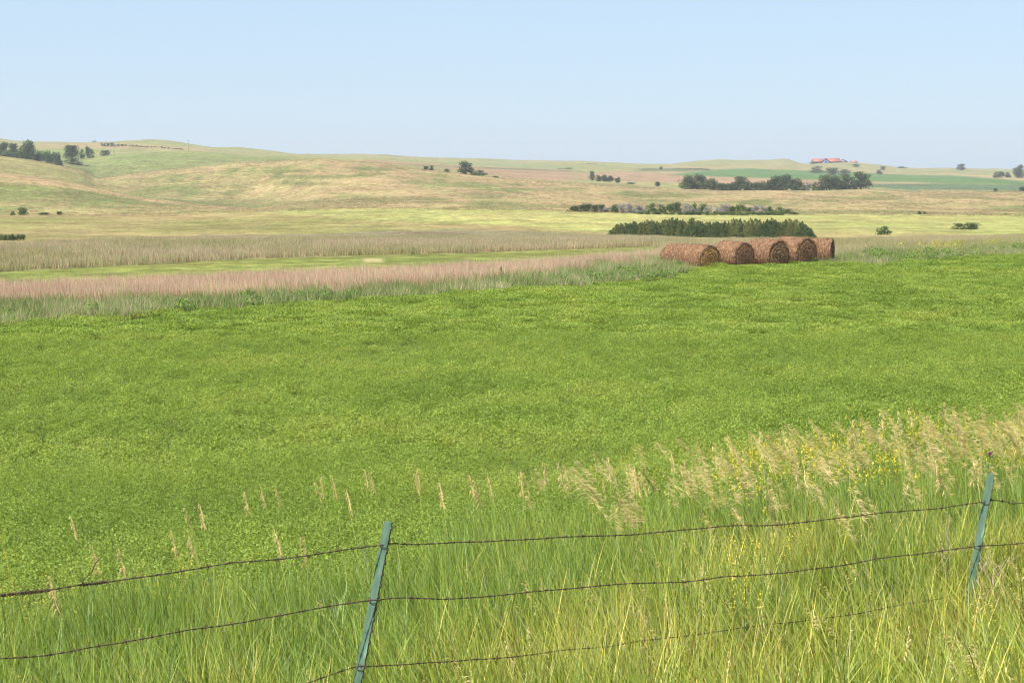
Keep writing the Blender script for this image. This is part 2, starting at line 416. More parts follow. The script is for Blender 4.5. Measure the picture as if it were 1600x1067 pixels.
# ------------------------------------------------------------------ scattering of plants (geometry-node instances of small plant meshes)
def scatter(name, pts, rz, scl, meshes, **props):
    src = bpy.data.collections.new(name + "_kinds")
    for k, mm in enumerate(meshes):
        o = bpy.data.objects.new("%s_%02d" % (name, k), mm); src.objects.link(o)
    me = bpy.data.meshes.new(name)
    n = len(pts)
    me.vertices.add(n); me.vertices.foreach_set("co", np.asarray(pts, np.float32).ravel())
    a = me.attributes.new("rot", 'FLOAT_VECTOR', 'POINT'); rr = np.zeros((n, 3), np.float32); rr[:, 2] = rz; a.data.foreach_set("vector", rr.ravel())
    a = me.attributes.new("scl", 'FLOAT_VECTOR', 'POINT'); a.data.foreach_set("vector", np.asarray(scl, np.float32).ravel())
    a = me.attributes.new("pick", 'INT', 'POINT'); a.data.foreach_set("value", RNG.integers(0, len(meshes), n).astype(np.int32))
    me.update()
    o = link(name, me, kind="stuff", **props)
    g = bpy.data.node_groups.new(name, 'GeometryNodeTree')
    g.interface.new_socket("Geometry", in_out='INPUT', socket_type='NodeSocketGeometry')
    g.interface.new_socket("Geometry", in_out='OUTPUT', socket_type='NodeSocketGeometry')
    N = g.nodes; L = g.links
    gi = N.new("NodeGroupInput"); go = N.new("NodeGroupOutput")
    ci = N.new("GeometryNodeCollectionInfo"); ci.inputs["Collection"].default_value = src
    ci.inputs["Separate Children"].default_value = True; ci.inputs["Reset Children"].default_value = True
    ip = N.new("GeometryNodeInstanceOnPoints"); ip.inputs["Pick Instance"].default_value = True
    def na(nm, t):
        q = N.new("GeometryNodeInputNamedAttribute"); q.data_type = t; q.inputs["Name"].default_value = nm; return q.outputs["Attribute"]
    L.new(gi.outputs[0], ip.inputs["Points"]); L.new(ci.outputs[0], ip.inputs["Instance"])
    L.new(na("pick", 'INT'), ip.inputs["Instance Index"])
    L.new(na("rot", 'FLOAT_VECTOR'), ip.inputs["Rotation"]); L.new(na("scl", 'FLOAT_VECTOR'), ip.inputs["Scale"])
    L.new(ip.outputs[0], go.inputs[0])
    md = o.modifiers.new("plants", 'NODES'); md.node_group = g
    return o

def leaves(cen, nrm, size, asp=0.6, rng=RNG):
    """quads centred at cen with normals nrm"""
    n = len(cen)
    nrm = nrm / np.maximum(np.linalg.norm(nrm, axis=1, keepdims=True), 1e-6)
    r = rng.normal(size=(n, 3)); t = np.cross(nrm, r); t /= np.maximum(np.linalg.norm(t, axis=1, keepdims=True), 1e-6)
    b = np.cross(nrm, t)
    s = np.asarray(size).reshape(-1, 1) * np.ones((n, 1)) * 0.5
    V = np.stack([cen - t * s, cen - b * s * asp, cen + t * s, cen + b * s * asp], 1).reshape(-1, 3)
    F = np.arange(4 * n).reshape(n, 4)
    return V, F
def blades(n, rad, h0, h1, w, lean, lean_sd, seg=3, curve=0.5, tone=None, rng=RNG, basez=0.0, taper=True):
    """grass blades: curved tapered ribbons leaning mostly to local -x"""
    a = rng.uniform(0, 2 * np.pi, n); r = rad * np.sqrt(rng.uniform(0, 1, n))
    bx = np.stack([r * np.cos(a), r * np.sin(a), np.full(n, basez)], 1)
    h = rng.uniform(h0, h1, n)
    d = np.stack([lean + rng.normal(0, lean_sd, n), rng.normal(0, lean_sd, n)], 1)    # horizontal travel per unit height
    ww = w * rng.uniform(0.7, 1.3, n)
    fa = rng.uniform(0, np.pi, n); wd = np.stack([np.cos(fa), np.sin(fa), np.zeros(n)], 1)
    V = []; 
    for k in range(seg + 1):
        t = k / seg
        hor = d * (h * (t * (1 - curve) + curve * t * t))[:, None]
        zz = h * (t - 0.12 * np.linalg.norm(d, axis=1) * t * t)
        c = bx + np.concatenate([hor, zz[:, None]], 1)
        hw = (ww * (1 - 0.92 * t ** 1.6 if taper else 1) * 0.5)[:, None]
        V.append(c - wd * hw); V.append(c + wd * hw)
    V = np.stack(V, 1)
    m = 2 * (seg + 1)
    F = []
    base = np.arange(n)[:, None] * m
    for k in range(seg):
        F.append(base + np.array([2 * k, 2 * k + 1, 2 * k + 3, 2 * k + 2])[None])
    F = np.stack(F, 1).reshape(-1, 4)
    if tone is None: tone = np.ones((n, 3)) * rng.uniform(0.75, 1.25, (n, 1))
    return V.reshape(-1, 3), F, np.repeat(tone, seg, axis=0)
def join(parts):
    Vs, Fs, Ts, k = [], [], [], 0
    for V, F, T in parts:
        Vs.append(V); Fs.append(F + k); Ts.append(T); k += len(V)
    return np.concatenate(Vs), np.concatenate(Fs), np.concatenate(Ts)
def in_view(x, y, z, mx=180, top=-100, bot=1300):
    px, py = project(x, y, z)
    return (px > -mx) & (px < 1600 + mx) & (py < bot)

# ---- alfalfa
M_ALF = foliage_mat("alfalfa_leaf", (.17, .25, .044), (.23, .315, .056), (.295, .35, .070), trans=.42, world_scale=.22, spec=.12, rnd=.45, wamt=.55)
def alfalfa_mesh(k, rad, h, n, size):
    rg = np.random.default_rng(100 + k)
    a = rg.uniform(0, 2 * np.pi, n); r = rad * np.sqrt(rg.uniform(0, 1, n))
    top = h * (1 - (0.35 if rad < .4 else 0.12) * (r / rad) ** 2)
    z = top * (1 - 0.75 * rg.uniform(0, 1, n) ** 2.0)
    c = np.stack([r * np.cos(a), r * np.sin(a), z], 1)
    nr = rg.normal(size=(n, 3)) * (0.6 if rad < .2 else .45) + np.array([-.1, -.15, 0.9])
    V, F = leaves(c, nr, rg.uniform(.7, 1.3, n) * size, .62, rg)
    tone = (rg.uniform(.55, 1.4, n))[:, None] * np.array([1, 1, 1]) * (1 + (rg.random((n, 1)) < .06) * np.array([[.35, .15, .3]]))
    return mesh_np("alfalfa_plant", V, F, tone, False, [M_ALF])
near_m = [alfalfa_mesh(k, .13, .40, 105, .023) for k in range(5)]
mid_m = [alfalfa_mesh(10 + k, .22, .38, 190, .034) for k in range(5)]
far_m = [alfalfa_mesh(20 + k, .50, .30, 560, .052) for k in range(5)]
def crop_limit(x, y):
    px_, _ = project(x, y, 0 * np.asarray(x))
    return edge_y(x / y) * I(px_, 1045,.952, 1085,1.03, 1240,1.03, 1310,.99, 1400,.955)
def wedge_points(y0, y1, dens, um=0.37):
    mar = 5.0                                  # metres beyond the sides of the view
    A = (um + .03) * (y1 * y1 - y0 * y0) + 2 * mar * (y1 - y0)
    wmax = (um + .03) * y1 + mar
    n = int(2 * wmax * (y1 - y0) * dens)
    y = RNG.uniform(y0, y1, n); x = RNG.uniform(-wmax, wmax, n)
    k = np.abs(x) < (um + .03) * y + mar
    return x[k], y[k]
alf = []
for nm, ms, y0, y1, dens in (("alfalfa", near_m, 10.5, 27, 52), ("alfalfa_middle", mid_m, 27, 52, 17), ("alfalfa_far", far_m, 52, 112, 3.6)):
    x, y = wedge_points(y0, y1, dens)
    s = fence_s(x, y) + (fbm(x / 1.3, y / 1.3, 3) - .5) * 2.4
    keep = (s > 5.6) & (y < crop_limit(x, y) + 0.3 + (fbm(x / 2.5, y / 2.5) - .5) * 2)
    bare = fbm(x / 3.5 + 80, y / 6 + 11, 3)
    thin = smooth(.70, .80, bare) * .4
    keep &= RNG.uniform(0, 1, len(x)) > thin
    x, y = x[keep], y[keep]
    z = H(x, y)
    vig = 0.86 + 0.3 * fbm(x / 2.2, y / 2.2, 3) 
    vig = vig if nm == 'alfalfa' else .72 + .28 * vig
    sc = RNG.uniform(.8, 1.2, len(x)) * vig
    zs = sc * (1 + 0.15 * RNG.normal(size=len(x))) * (1 - .25 * smooth(.66, .76, fbm(x / 3.5 + 80, y / 6 + 11, 3)))
    scatter("alfalfa", np.stack([x, y, z - .02], 1), RNG.uniform(0, 6.28, len(x)), np.stack([sc, sc, zs], 1), ms,
            label={"alfalfa": "bright green alfalfa crop just beyond the wire fence, leaves distinct", "alfalfa_middle": "bright green alfalfa crop in the middle of the field",
                   "alfalfa_far": "smooth looking green alfalfa crop at the far side of the field by the bales"}[nm], category="crop", group="alfalfa crop of the green field")

# ---- roadside grass
M_GRASS = foliage_mat("grass_blade", (.20, .27, .042), (.28, .33, .052), (.40, .38, .075), trans=.42, world_scale=.55, rnd=.45, wamt=.6, rough=.45, spec=.35)
M_STRAW = foliage_mat("brome_straw", (.52, .46, .20), (.62, .54, .25), (.70, .58, .33), trans=.38, world_scale=.8, rough=.7, spec=.15)
M_GRASS2 = foliage_mat("green_grass_blade", (.150, .225, .038), (.21, .285, .046), (.30, .34, .062), trans=.4, world_scale=.9, rnd=.45, wamt=.6, rough=.45, spec=.35)
def grass_tuft(k, dry=0.06, h0=.32, h1=.6, mat=None):
    rg = np.random.default_rng(300 + k)
    n = 28
    tone = np.ones((n, 3)) * rg.uniform(.42, 1.6, (n, 1))
    blue = rg.random(n) < .18; tone[blue] *= np.array([.92, 1.05, 1.75])
    d = rg.random(n) < dry; tone[d] *= np.array([2.3, 1.7, 3.0])
    V, F, T = blades(n, .15, h0, h1, .0085, -.16, .30, 4, .65, tone, rg)
    return mesh_np("grass_tuft", V, F, T, False, [mat or M_GRASS])
tufts2 = [grass_tuft(40 + k, .04, .30 + .03 * (k % 3), .54 + .06 * (k % 4), M_GRASS2) for k in range(10)]
tufts = [grass_tuft(k, dry=(.07 if k % 3 else .2), h0=.28 + .03 * (k % 3), h1=.50 + .06 * (k % 4)) for k in range(12)]
x, y = wedge_points(1.5, 27, 35, .37)
n = len(x)
s = fence_s(x, y)
lim = 6.2 + (fbm(x / 1.1 + 4, y / 1.1, 3) - .5) * 2.8
keep = (s < lim) & (s > -5.5)
x, y, s = x[keep], y[keep], s[keep]
dn = fbm(x / 1.2, y / 1.2 + 60, 3)
hs = .72 + .62 * dn + .12 * smooth(1.5, 6, s) - .10 * smooth(0, -2, s)
hs = hs * (1 - .16 * smooth(.5, 2, x) * smooth(-2.5, -.5, s) * smooth(1.2, .2, s))
kind2 = (s + (fbm(x / .9 + 30, y / .9, 3) - .5) * 7) > 2.6
for msk, ms, nm2 in ((~kind2, tufts, "yellow green grass covering the bank under the wire fence, nearest the camera"), (kind2, tufts2, "darker green grass between the fence and the alfalfa")):
    xx, yy, hh = x[msk], y[msk], hs[msk]
    scatter("roadside_grass", np.stack([xx, yy, H(xx, yy) - .02], 1), RNG.normal(0, .9, len(xx)), np.stack([np.ones(len(xx)), np.ones(len(xx)), hh * RNG.uniform(.85, 1.15, len(xx))], 1), ms,
            label=nm2, category="grass")

# ---- brome stalks with seed heads
def brome_mesh(k, h=1.05, dense=26, dr=.16, tight=False):
    rg = np.random.default_rng(500 + k)
    lean = -rg.uniform(.02, .22) if tight else -rg.uniform(.06, .50)
    V1, F1, T1 = blades(1, .001, h, h, .0042, lean, .02, 5, .8, np.array([[.62, .78, .38]]), rg, taper=False)
    # drooping one-sided panicle
    tip0 = .76 * h; parts = [(V1, F1, T1)]
    cen, ends = [], []
    for i in range(dense):
        t = rg.uniform(.78, 1.0)
        hz = h * (t * (1 - .8) + .8 * t * t) * lean
        c = np.array([hz, 0, h * (t - .12 * abs(lean) * t * t)])
        side_ = 1 if rg.random() < .85 else -1
        L = (1 if dr < .4 else .45) * rg.uniform(.05, .115) * (1.25 - (t - .78) * 2.6)
        a = rg.uniform(-.7, .7)
        dirv = np.array([side_ * math.cos(a) * .85, math.sin(a) * .7, rg.uniform(-.75, .35)])
        e = c + dirv * L
        w = .0032
        if tight: dirv = np.array([dirv[0] * .45, dirv[1] * .45, rg.uniform(-.9, -.1)]); L *= .75; w = .0060
        e = c + dirv * L
        up = np.array([0, 0, 1.0]); q = np.cross(dirv, up); q /= np.linalg.norm(q)
        mid = c + (e - c) * .55 + np.array([0, 0, .008])
        V = np.array([c, mid - q * w, e, mid + q * w]); parts.append((V, np.array([[0, 1, 2, 3]]), np.ones((1, 3)) * rg.uniform(.75, 1.3)))
        q2 = np.array([0, 0, 1.0]) * w
        V = np.array([c, mid - q2, e, mid + q2]); parts.append((V, np.array([[0, 1, 2, 3]]), np.ones((1, 3)) * rg.uniform(.75, 1.3)))
    return mesh_np("brome_stalk", *join(parts), False, [M_STRAW])
lone_heads = [brome_mesh(60 + k, 1.05, 64, .16, True) for k in range(6)]
bromes = [brome_mesh(k, 1.05 + .06 * (k % 3), 44 + 8 * (k % 3)) for k in range(8)]
x, y = wedge_points(9, 30, 24, .37)
n = len(x)
s = fence_s(x, y); px_, py_ = project(x, y, H(x, y) + 1.0)
pr = smooth(820, 1330, px_) * smooth(.5, 4.0, s) * smooth(8.6, 6.6, s + (fbm(x / 1.5, y / 1.5) - .5) * 2) * .95
pr += .05 * smooth(600, 900, px_) * smooth(3.5, 5, s) * smooth(7.5, 6, s)
pr *= .25 + 1.1 * smooth(.38, .6, fbm(x / .9 + 3, y / .9, 3))
keep = RNG.uniform(0, 1, n) < pr * .52
x, y = x[keep], y[keep]
scatter("brome_grass", np.stack([x, y, H(x, y)], 1), RNG.normal(0, .65, len(x)), np.repeat(RNG.uniform(.66, 1.04, (len(x), 1)), 3, 1), bromes,
        label="dense stand of straw coloured brome seed heads bending over at the right", category="grass")

# low dry seed heads among the bank grass
short = [brome_mesh(30 + k, .66, 14, .5) for k in range(4)]
n = 420
y = np.sqrt(RNG.uniform(5 ** 2, 14 ** 2, n)); x = RNG.uniform(-.38, .38, n) * y; s = fence_s(x, y)
keep = (s < 4) & (s > -3) & (RNG.uniform(0, 1, n) < .25 + .6 * smooth(-.1, .2, x / y))
x, y = x[keep], y[keep]
scatter("dry_grass_stems", np.stack([x, y, H(x, y)], 1), RNG.uniform(-1.5, 1.5, len(x)), np.repeat(RNG.uniform(.6, .92, (len(x), 1)), 3, 1), short,
        label="sparse dry seed stems scattered through the bank grass", category="grass")

# ---- yellow sweet clover
M_YEL = foliage_mat("yellow_flower", (.60, .49, .06), (.72, .60, .08), trans=.3, spec=.1, world_scale=1)
M_WEED = foliage_mat("weed_leaf", (.12, .19, .04), (.17, .24, .055), trans=.35, world_scale=.8)
def clover_mesh(k, h=.95, fs=1.0):
    rg = np.random.default_rng(700 + k)
    parts = []; mi = []
    nb = 11
    tone = np.ones((nb, 3))
    V, F, T = blades(nb, .03, h * .6, h, .004, -.08, .28, 4, .3, tone, rg, taper=False); parts.append((V, F, T)); mi += [0] * len(F)
    nl = 70
    tops = V.reshape(nb, 10, 3)
    ci = rg.integers(0, nb, nl); tt = rg.uniform(.3, .8, nl)
    pos = tops[ci, 0] * (1 - tt)[:, None] + tops[ci, 9] * tt[:, None] + rg.normal(0, .02, (nl, 3))
    V2, F2 = leaves(pos, rg.normal(size=(nl, 3)), rg.uniform(.015, .03, nl), .5, rg); parts.append((V2, F2, np.ones((nl, 3)))); mi += [0] * nl
    nf = 170
    ci = rg.integers(0, nb, nf); tt = rg.uniform(.74, 1.02, nf)
    pos = tops[ci, 6] * (1 - (tt - .6) / .4)[:, None] + tops[ci, 9] * ((tt - .6) / .4)[:, None] + rg.normal(0, .006, (nf, 3))
    V3, F3 = leaves(pos, rg.normal(size=(nf, 3)), fs * rg.uniform(.012, .024, nf), .7, rg); parts.append((V3, F3, np.ones((nf, 3)) * rg.uniform(.8, 1.2, (nf, 1)))); mi += [1] * nf
    V, F, T = join(parts)
    return mesh_np("sweet_clover_plant", V, F, T, False, [M_WEED, M_YEL], mi)
clovers = [clover_mesh(k) for k in range(5)]
clovers_fine = [clover_mesh(k + 10, .95, .62) for k in range(5)]
x, y = wedge_points(9, 28, 12, .37)
n = len(x)
s = fence_s(x, y); px_, py_ = project(x, y, H(x, y) + .9)
pr = smooth(1000, 1450, px_) * smooth(2.5, 6, s) * smooth(9.5, 8, s) * smooth(.45, .62, fbm(x / 1.7 + 9, y / 1.7, 3))
keep = RNG.uniform(0, 1, n) < pr * .45
x, y = x[keep], y[keep]
scatter("yellow_clover", np.stack([x, y, H(x, y)], 1), RNG.uniform(0, 6.28, len(x)), np.repeat(RNG.uniform(.8, 1.2, (len(x), 1)), 3, 1), clovers,
        label="yellow flowering clover mixed into the brome at the right field edge", category="wildflowers")

# individual brome heads standing against the alfalfa (tip px, tip row)
def on_bank(px, py_tip, h):
    """where a plant of height h with its tip on that sight line stands"""
    ys = np.linspace(6, 34, 800)
    u = float(side(px, py_tip)); q = H(u * ys, ys) + h - (EYE - float(fall(py_tip)) * ys)
    k = np.argmax(q >= 0)
    return u * ys[k], ys[k]
heads = [(385,768),(415,760),(440,758),(497,745),(503,752),(523,745),(572,735),(588,737),(548,765),(648,732),(655,740),(690,755),(738,742),(752,748),(770,742),(808,738),(828,736),
         (852,720),(876,722),(892,726),(934,702),(945,716),(300,790),(316,788),(270,828),(302,828),(440,826),(466,838),(118,806),(150,850),(192,855),(92,897),(965,724),(985,730),(1002,738),
         (1052,703),(1075,716),(1100,688),(1145,676),(1168,674),(1012,735)]
hl = "straw coloured brome seed head over the alfalfa,"
for i, (px, py) in enumerate(heads):
    x, y = on_bank(px, py, 1.0)
    lab = hl + (" left of the near post" if px < 600 else " right of the near post" if px < 900 else " beside the dense brome")
    grp = "brome seed heads" + lab[len(hl):]
    o = link("brome_seed_head", lone_heads[i % 6], None, (x + .08, y, float(H(x, y))), (0, 0, random.uniform(-.5, .5)), (.96,) * 3, label=lab, category="grass stalk", group=grp)
for i, (px, py) in enumerate(((925,703),(958,700),(935,728),(983,712),(1005,722),(1010,700),(262,862),(232,868),(8,822),(6,865),(12,890),(30,875),(1388,634),(1425,628),(1475,626),(1577,640),(1293,656),(1165,800),(1190,785),
                              (1576,925),(1582,968),(1595,1000),(1590,1015),(1555,1045),(1110,1040),(1170,835))):
    low = py > 900
    x, y = on_bank(px, py, .55 if low else .9)
    sc_ = .55 if low else .92
    zone = ("near the left edge of the wire fence" if px < 300 else "low at the lower right by the dry twigs" if low else "rising from the brome on the right bank" if px > 1100 else "beyond the middle of the top wire")
    link("sweet_clover", clovers_fine[i % 5], None, (x, y, float(H(x, y))), (0, 0, random.uniform(0, 6)), (sc_,) * 3,
         label="spindly yellow clover " + zone, category="wildflower", group="single yellow clovers " + zone)

# ------------------------------------------------------------------ tall grass strips and weeds beyond the field
M_PINK = foliage_mat("pink_grass", (.52, .37, .25), (.60, .43, .31), (.64, .49, .32), trans=.4, world_scale=.12, rough=.8, spec=.1)
M_GREY = foliage_mat("grey_grass", (.36, .32, .155), (.44, .365, .215), (.50, .39, .26), trans=.4, world_scale=.05, rough=.8, spec=.1, wamt=.8, rnd=.3)
M_WEEDG = foliage_mat("grey_green_weed", (.24, .27, .10), (.37, .36, .17), (.50, .43, .26), trans=.4, world_scale=.22, rough=.8, spec=.1, wamt=.6, rnd=.5)
M_LEAFG = foliage_mat("green_weed", (.13, .21, .04), (.18, .27, .055), trans=.35, world_scale=.4)
def strip_tuft(k, mat, rad, n, h0, h1, w, lean=-.05, sd=.14, green=.0):
    rg = np.random.default_rng(900 + k)
    tone = np.ones((n, 3)) * rg.uniform(.72, 1.28, (n, 1))
    g = rg.random(n) < green; tone[g] *= np.array([.5, .85, .45])
    return mesh_np("grass_tuft", *blades(n, rad, h0, h1, w, lean, sd, 2, .3, tone, rg), False, [mat])
pinks = [strip_tuft(k, M_PINK, .30, 70, .45, 1.0, .016, green=.1) for k in range(5)]
greys = [strip_tuft(10 + k, M_GREY, .62, 150, .3, .72, .022, green=.12) for k in range(5)]
weeds = [strip_tuft(20 + k, M_WEEDG, .34, 60, .25, .75, .026, sd=.3, green=.25) for k in range(5)]
def leafy(k, mat, rad, h, n, size):
    rg = np.random.default_rng(1200 + k)
    d = rg.normal(size=(n, 3)); d /= np.linalg.norm(d, axis=1, keepdims=True); r = rg.uniform(.3, 1, n)[:, None] ** .5
    c = d * r * np.array([rad, rad, h * .55]) + np.array([0, 0, h * .45]); c[:, 2] = np.maximum(c[:, 2], .02)
    V, F = leaves(c, d + rg.normal(size=(n, 3)) * .6, rg.uniform(.6, 1.4, n) * size, .6, rg)
    return mesh_np("leafy_weed", V, F, np.ones((n, 3)) * rg.uniform(.65, 1.3, (n, 1)), False, [mat])
lweeds = [leafy(k, M_LEAFG, .42, .55, 150, .10) for k in range(4)]
x, y = wedge_points(55, 125, 7.0, .40)
u = x / y; e = crop_limit(x, y); off = y - e
z = H(x, y); px_, py_ = project(x, y, z + .85)
nn = fbm(x / 2.5, y / 2.5, 3)
ptop = I(px_, -200,442, 0,434, 200,428, 400,420, 600,412, 800,403, 1000,389, 1060,386)
wtop = I(px_, 0,454, 200,448, 400,442, 600,433, 700,427, 800,417, 900,407, 1000,396, 1060,390)
isp = (off > -.2) & (py_ > ptop) & (px_ < 1075) & (py_ < wtop + (nn - .5) * 22)
scatter("pink_grass", np.stack([x, y, z], 1)[isp], RNG.uniform(-.6, .6, isp.sum()), np.repeat(RNG.uniform(.8, 1.1, (isp.sum(), 1)), 3, 1), pinks,
        label="band of pinkish dry tall grass behind the green field, left of the bales", category="grass")
isw = (off > -.6) & (py_ >= wtop - 6 + (nn - .5) * 22) & (px_ < 1075) & (RNG.uniform(0, 1, len(x)) < .8)
isr = (off > -.3) & (px_ >= 1040) & (off < 22) & (RNG.uniform(0, 1, len(x)) < .45)
ww = isw | isr
sc = RNG.uniform(.7, 1.15, ww.sum()) * np.where(isr[ww], .8, 1)
scatter("field_edge_weeds", np.stack([x, y, z], 1)[ww], RNG.uniform(-1.2, 1.2, ww.sum()), np.stack([sc, sc, sc], 1), weeds,
        label="strip of grey green weeds and grasses along the far field edge", category="weeds")
fl = fbm(x / 4 + 70, y / 4, 3)
pl = np.where(px_ < 1075, smooth(.5, .62, fl) * smooth(6, 2, off) * smooth(-.6, .2, off) * .4 + smooth(800, 1000, px_) * smooth(7, 3, off) * .35 * (off > -.5), smooth(.45, .65, fl) * smooth(12, 2, off) * (off > -.5) * .22)
isl = RNG.uniform(0, 1, len(x)) < pl
sc = RNG.uniform(.5, 1.1, isl.sum())
scatter("leafy_weeds", np.stack([x, y, z], 1)[isl], RNG.uniform(0, 6.2, isl.sum()), np.stack([sc, sc, sc * RNG.uniform(.8, 1.4, len(sc))], 1), lweeds,
        label="clumps of leafy green weeds at the foot of the grass strip", category="weeds")
M_YELF = foliage_mat("yellow_bloom_far", (.36, .36, .06), (.46, .42, .08), trans=.3, spec=.1, world_scale=.3)
ycl = [leafy(30 + k, M_YELF, .5, .75, 120, .08) for k in range(3)]
py2 = I(px_, 1300,1, 1400,1, 1600,1)
pr = smooth(1290, 1420, px_) * smooth(-.2, 1, off) * smooth(26, 12, off) * smooth(.42, .66, fbm(x / 5 + 20, y / 6, 3)) * .12
isy = RNG.uniform(0, 1, len(x)) < pr
scatter("yellow_clover_far", np.stack([x, y, z], 1)[isy], RNG.uniform(0, 6.2, isy.sum()), np.repeat(RNG.uniform(.6, 1.1, (isy.sum(), 1)), 3, 1), ycl,
        label="patches of yellow flowering clover on the far field edge, right of the bales", category="wildflowers")
# grey-pink grass band farther back
x, y = wedge_points(84, 262, 1.15, .39)
z = H(x, y); px_, py_ = project(x, y, z + .5)
gtop = I(px_, -200,382, 0,378, 200,372, 400,367, 700,357, 800,359, 950,365, 1060,371, 1300,372, 1600,364)
_, pyb = project(x, y, z)
gbot = I(px_, -200,430, 0,425, 200,415, 400,404, 600,399, 800,393, 1000,386, 1040,386, 1041,500)
gbot = np.where(px_ > 1040, 1000, gbot)
ok = (py_ > gtop + (fbm(x / 6, y / 12) - .5) * 3) & (pyb < gbot) & (y > edge_y(x / y) + 8) & ((px_ < 1060) | (RNG.uniform(0, 1, len(x)) < .4))
scatter("grey_grass", np.stack([x, y, z], 1)[ok], RNG.uniform(-.6, .6, ok.sum()), np.repeat(RNG.uniform(.7, 1.1, (ok.sum(), 1)), 3, 1), greys,
        label="second band of greyish tall grass beyond the narrow green strip", category="grass")

# clumps of prairie grass over the hills: straw coloured and green ones
M_PRA = foliage_mat("prairie_grass", (.24, .235, .10), (.34, .27, .14), (.46, .35, .21), trans=.4, world_scale=.02, rough=.8, spec=.1, wamt=.5, rnd=.6)
def clump(k, n=46):
    rg = np.random.default_rng(5100 + k)
    parts = [blades(n, .9, .08, .34, .09, -.05, .6, 1, .3, np.ones((n, 3)) * rg.uniform(.6, 1.35, (n, 1)), rg)]
    return mesh_np("prairie_clump", *join(parts), False, [M_PRA])
pcl = [clump(k) for k in range(5)]
x, y = wedge_points(415, 1050, .10, .37)
dn = fbm(x / 22 + 3, y / 30, 4); keep = (RNG.uniform(0, 1, len(x)) < smooth(.35, .7, dn) * .9 + .1)
x, y = x[keep], y[keep]
scatter("prairie_grass", np.stack([x, y, H(x, y)], 1), RNG.uniform(0, 6.28, len(x)), np.stack([RNG.uniform(.6, 1.6, len(x)), RNG.uniform(.6, 1.6, len(x)), RNG.uniform(.6, 1.2, len(x))], 1), pcl,
        label="uneven prairie grass clumps over the tan rolling hills", category="grass")

# ------------------------------------------------------------------ trees and shrubs
M_LEAF = foliage_mat("tree_leaf", (.045, .068, .020), (.065, .092, .026), (.095, .12, .034), trans=.25, world_scale=.12, rnd=.5, wamt=.5, rough=.6)
M_OLIVE = foliage_mat("silver_leaf", (.18, .18, .155), (.24, .23, .20), (.29, .275, .24), trans=.2, world_scale=.2, rough=.6)
M_SHRUB = foliage_mat("shrub_leaf", (.05, .085, .02), (.075, .12, .026), (.12, .16, .04), trans=.2, world_scale=.2, rough=.6)
M_CEDAR = foliage_mat("cedar_leaf", (.045, .075, .022), (.075, .10, .027), (.135, .14, .04), trans=.25, world_scale=.25, rough=.6, wamt=.6, rnd=.5)
M_BARK = plain_mat("bark", (.16, .13, .10), .9, .1, noise=(6, (.25, .21, .17)))
def crown_mesh(k, mat, n, blobs, size, style="round", gap=.0):
    """unit crown: width 1, height from 0 to 1, made of leaf clumps gathered on several lobes"""
    rg = np.random.default_rng(2000 + k)
    cs, rs = [], []
    for b in range(blobs):
        a = rg.uniform(0, 2 * np.pi); zz = rg.uniform(.12, .86)
        rr = (.33 if style == "round" else .38) * (1 - .85 * max(0, zz - .45)) * rg.uniform(.15, 1.0)
        cs.append([rr * math.cos(a), rr * math.sin(a), zz]); rs.append(rg.uniform(.12, .22))
    cs = np.array(cs); rs = np.array(rs)
    i = rg.integers(0, blobs, n)
    d = rg.normal(size=(n, 3)); d /= np.linalg.norm(d, axis=1, keepdims=True)
    r = rs[i][:, None] * rg.uniform(.5, 1.12, (n, 1)) ** .6
    c = cs[i] + d * r; c[:, 2] = np.clip(c[:, 2], .0, 1.05)
    V, F = leaves(c, d + rg.normal(size=(n, 3)) * .7, rg.uniform(.5, 1.5, n) * size, .7, rg)
    bt = rg.uniform(.78, 1.22, blobs)
    return mesh_np("crown", V, F, np.ones((n, 3)) * (bt[i] * rg.uniform(.75, 1.25, n))[:, None], False, [mat])
def trunk_mesh(k, n_limb=5):
    rg = np.random.default_rng(2500 + k)
    V, F = [], []
    def tube(p, q, r0, r1, sg=6, bend=None):
        k0 = len(V); m = 5
        p = np.array(p, float); q = np.array(q, float)
        ax = q - p; ax /= np.linalg.norm(ax); t = np.cross(ax, [.3, .9, .1]); t /= np.linalg.norm(t); b = np.cross(ax, t)
        bd = np.array(bend if bend is not None else [0, 0, 0], float)
        for j in range(m):
            f = j / (m - 1); c = p + (q - p) * f + bd * math.sin(f * math.pi); r = r0 + (r1 - r0) * f
            for a in range(sg):
                th = 2 * math.pi * a / sg; V.append(c + (t * math.cos(th) + b * math.sin(th)) * r)
        for j in range(m - 1):
            for a in range(sg):
                F.append([k0 + j * sg + a, k0 + j * sg + (a + 1) % sg, k0 + (j + 1) * sg + (a + 1) % sg, k0 + (j + 1) * sg + a])
    tube([0, 0, -.05], [.02, 0, .42], .045, .028, bend=[.01, 0, 0])
    for i in range(n_limb):
        a = i * 2 * math.pi / n_limb + rg.uniform(-.4, .4); z0 = rg.uniform(.2, .42)
        tube([.01, 0, z0], [.27 * math.cos(a), .27 * math.sin(a), z0 + rg.uniform(.22, .4)], .02, .006, bend=[0, 0, -.02])
    return mesh_np("trunk", np.array(V), np.array(F), None, True, [M_BARK])
crowns = [crown_mesh(k, M_LEAF, 3200, 30 + k, .05) for k in range(5)]
trunks = [trunk_mesh(k) for k in range(3)]
bushes = [crown_mesh(10 + k, M_SHRUB, 1800, 22, .06, "bush") for k in range(4)]
dbushes = [crown_mesh(15 + k, M_LEAF, 1800, 22, .06, "bush") for k in range(4)]
olives = [crown_mesh(20 + k, M_OLIVE, 1800, 22, .055, "bush") for k in range(3)]
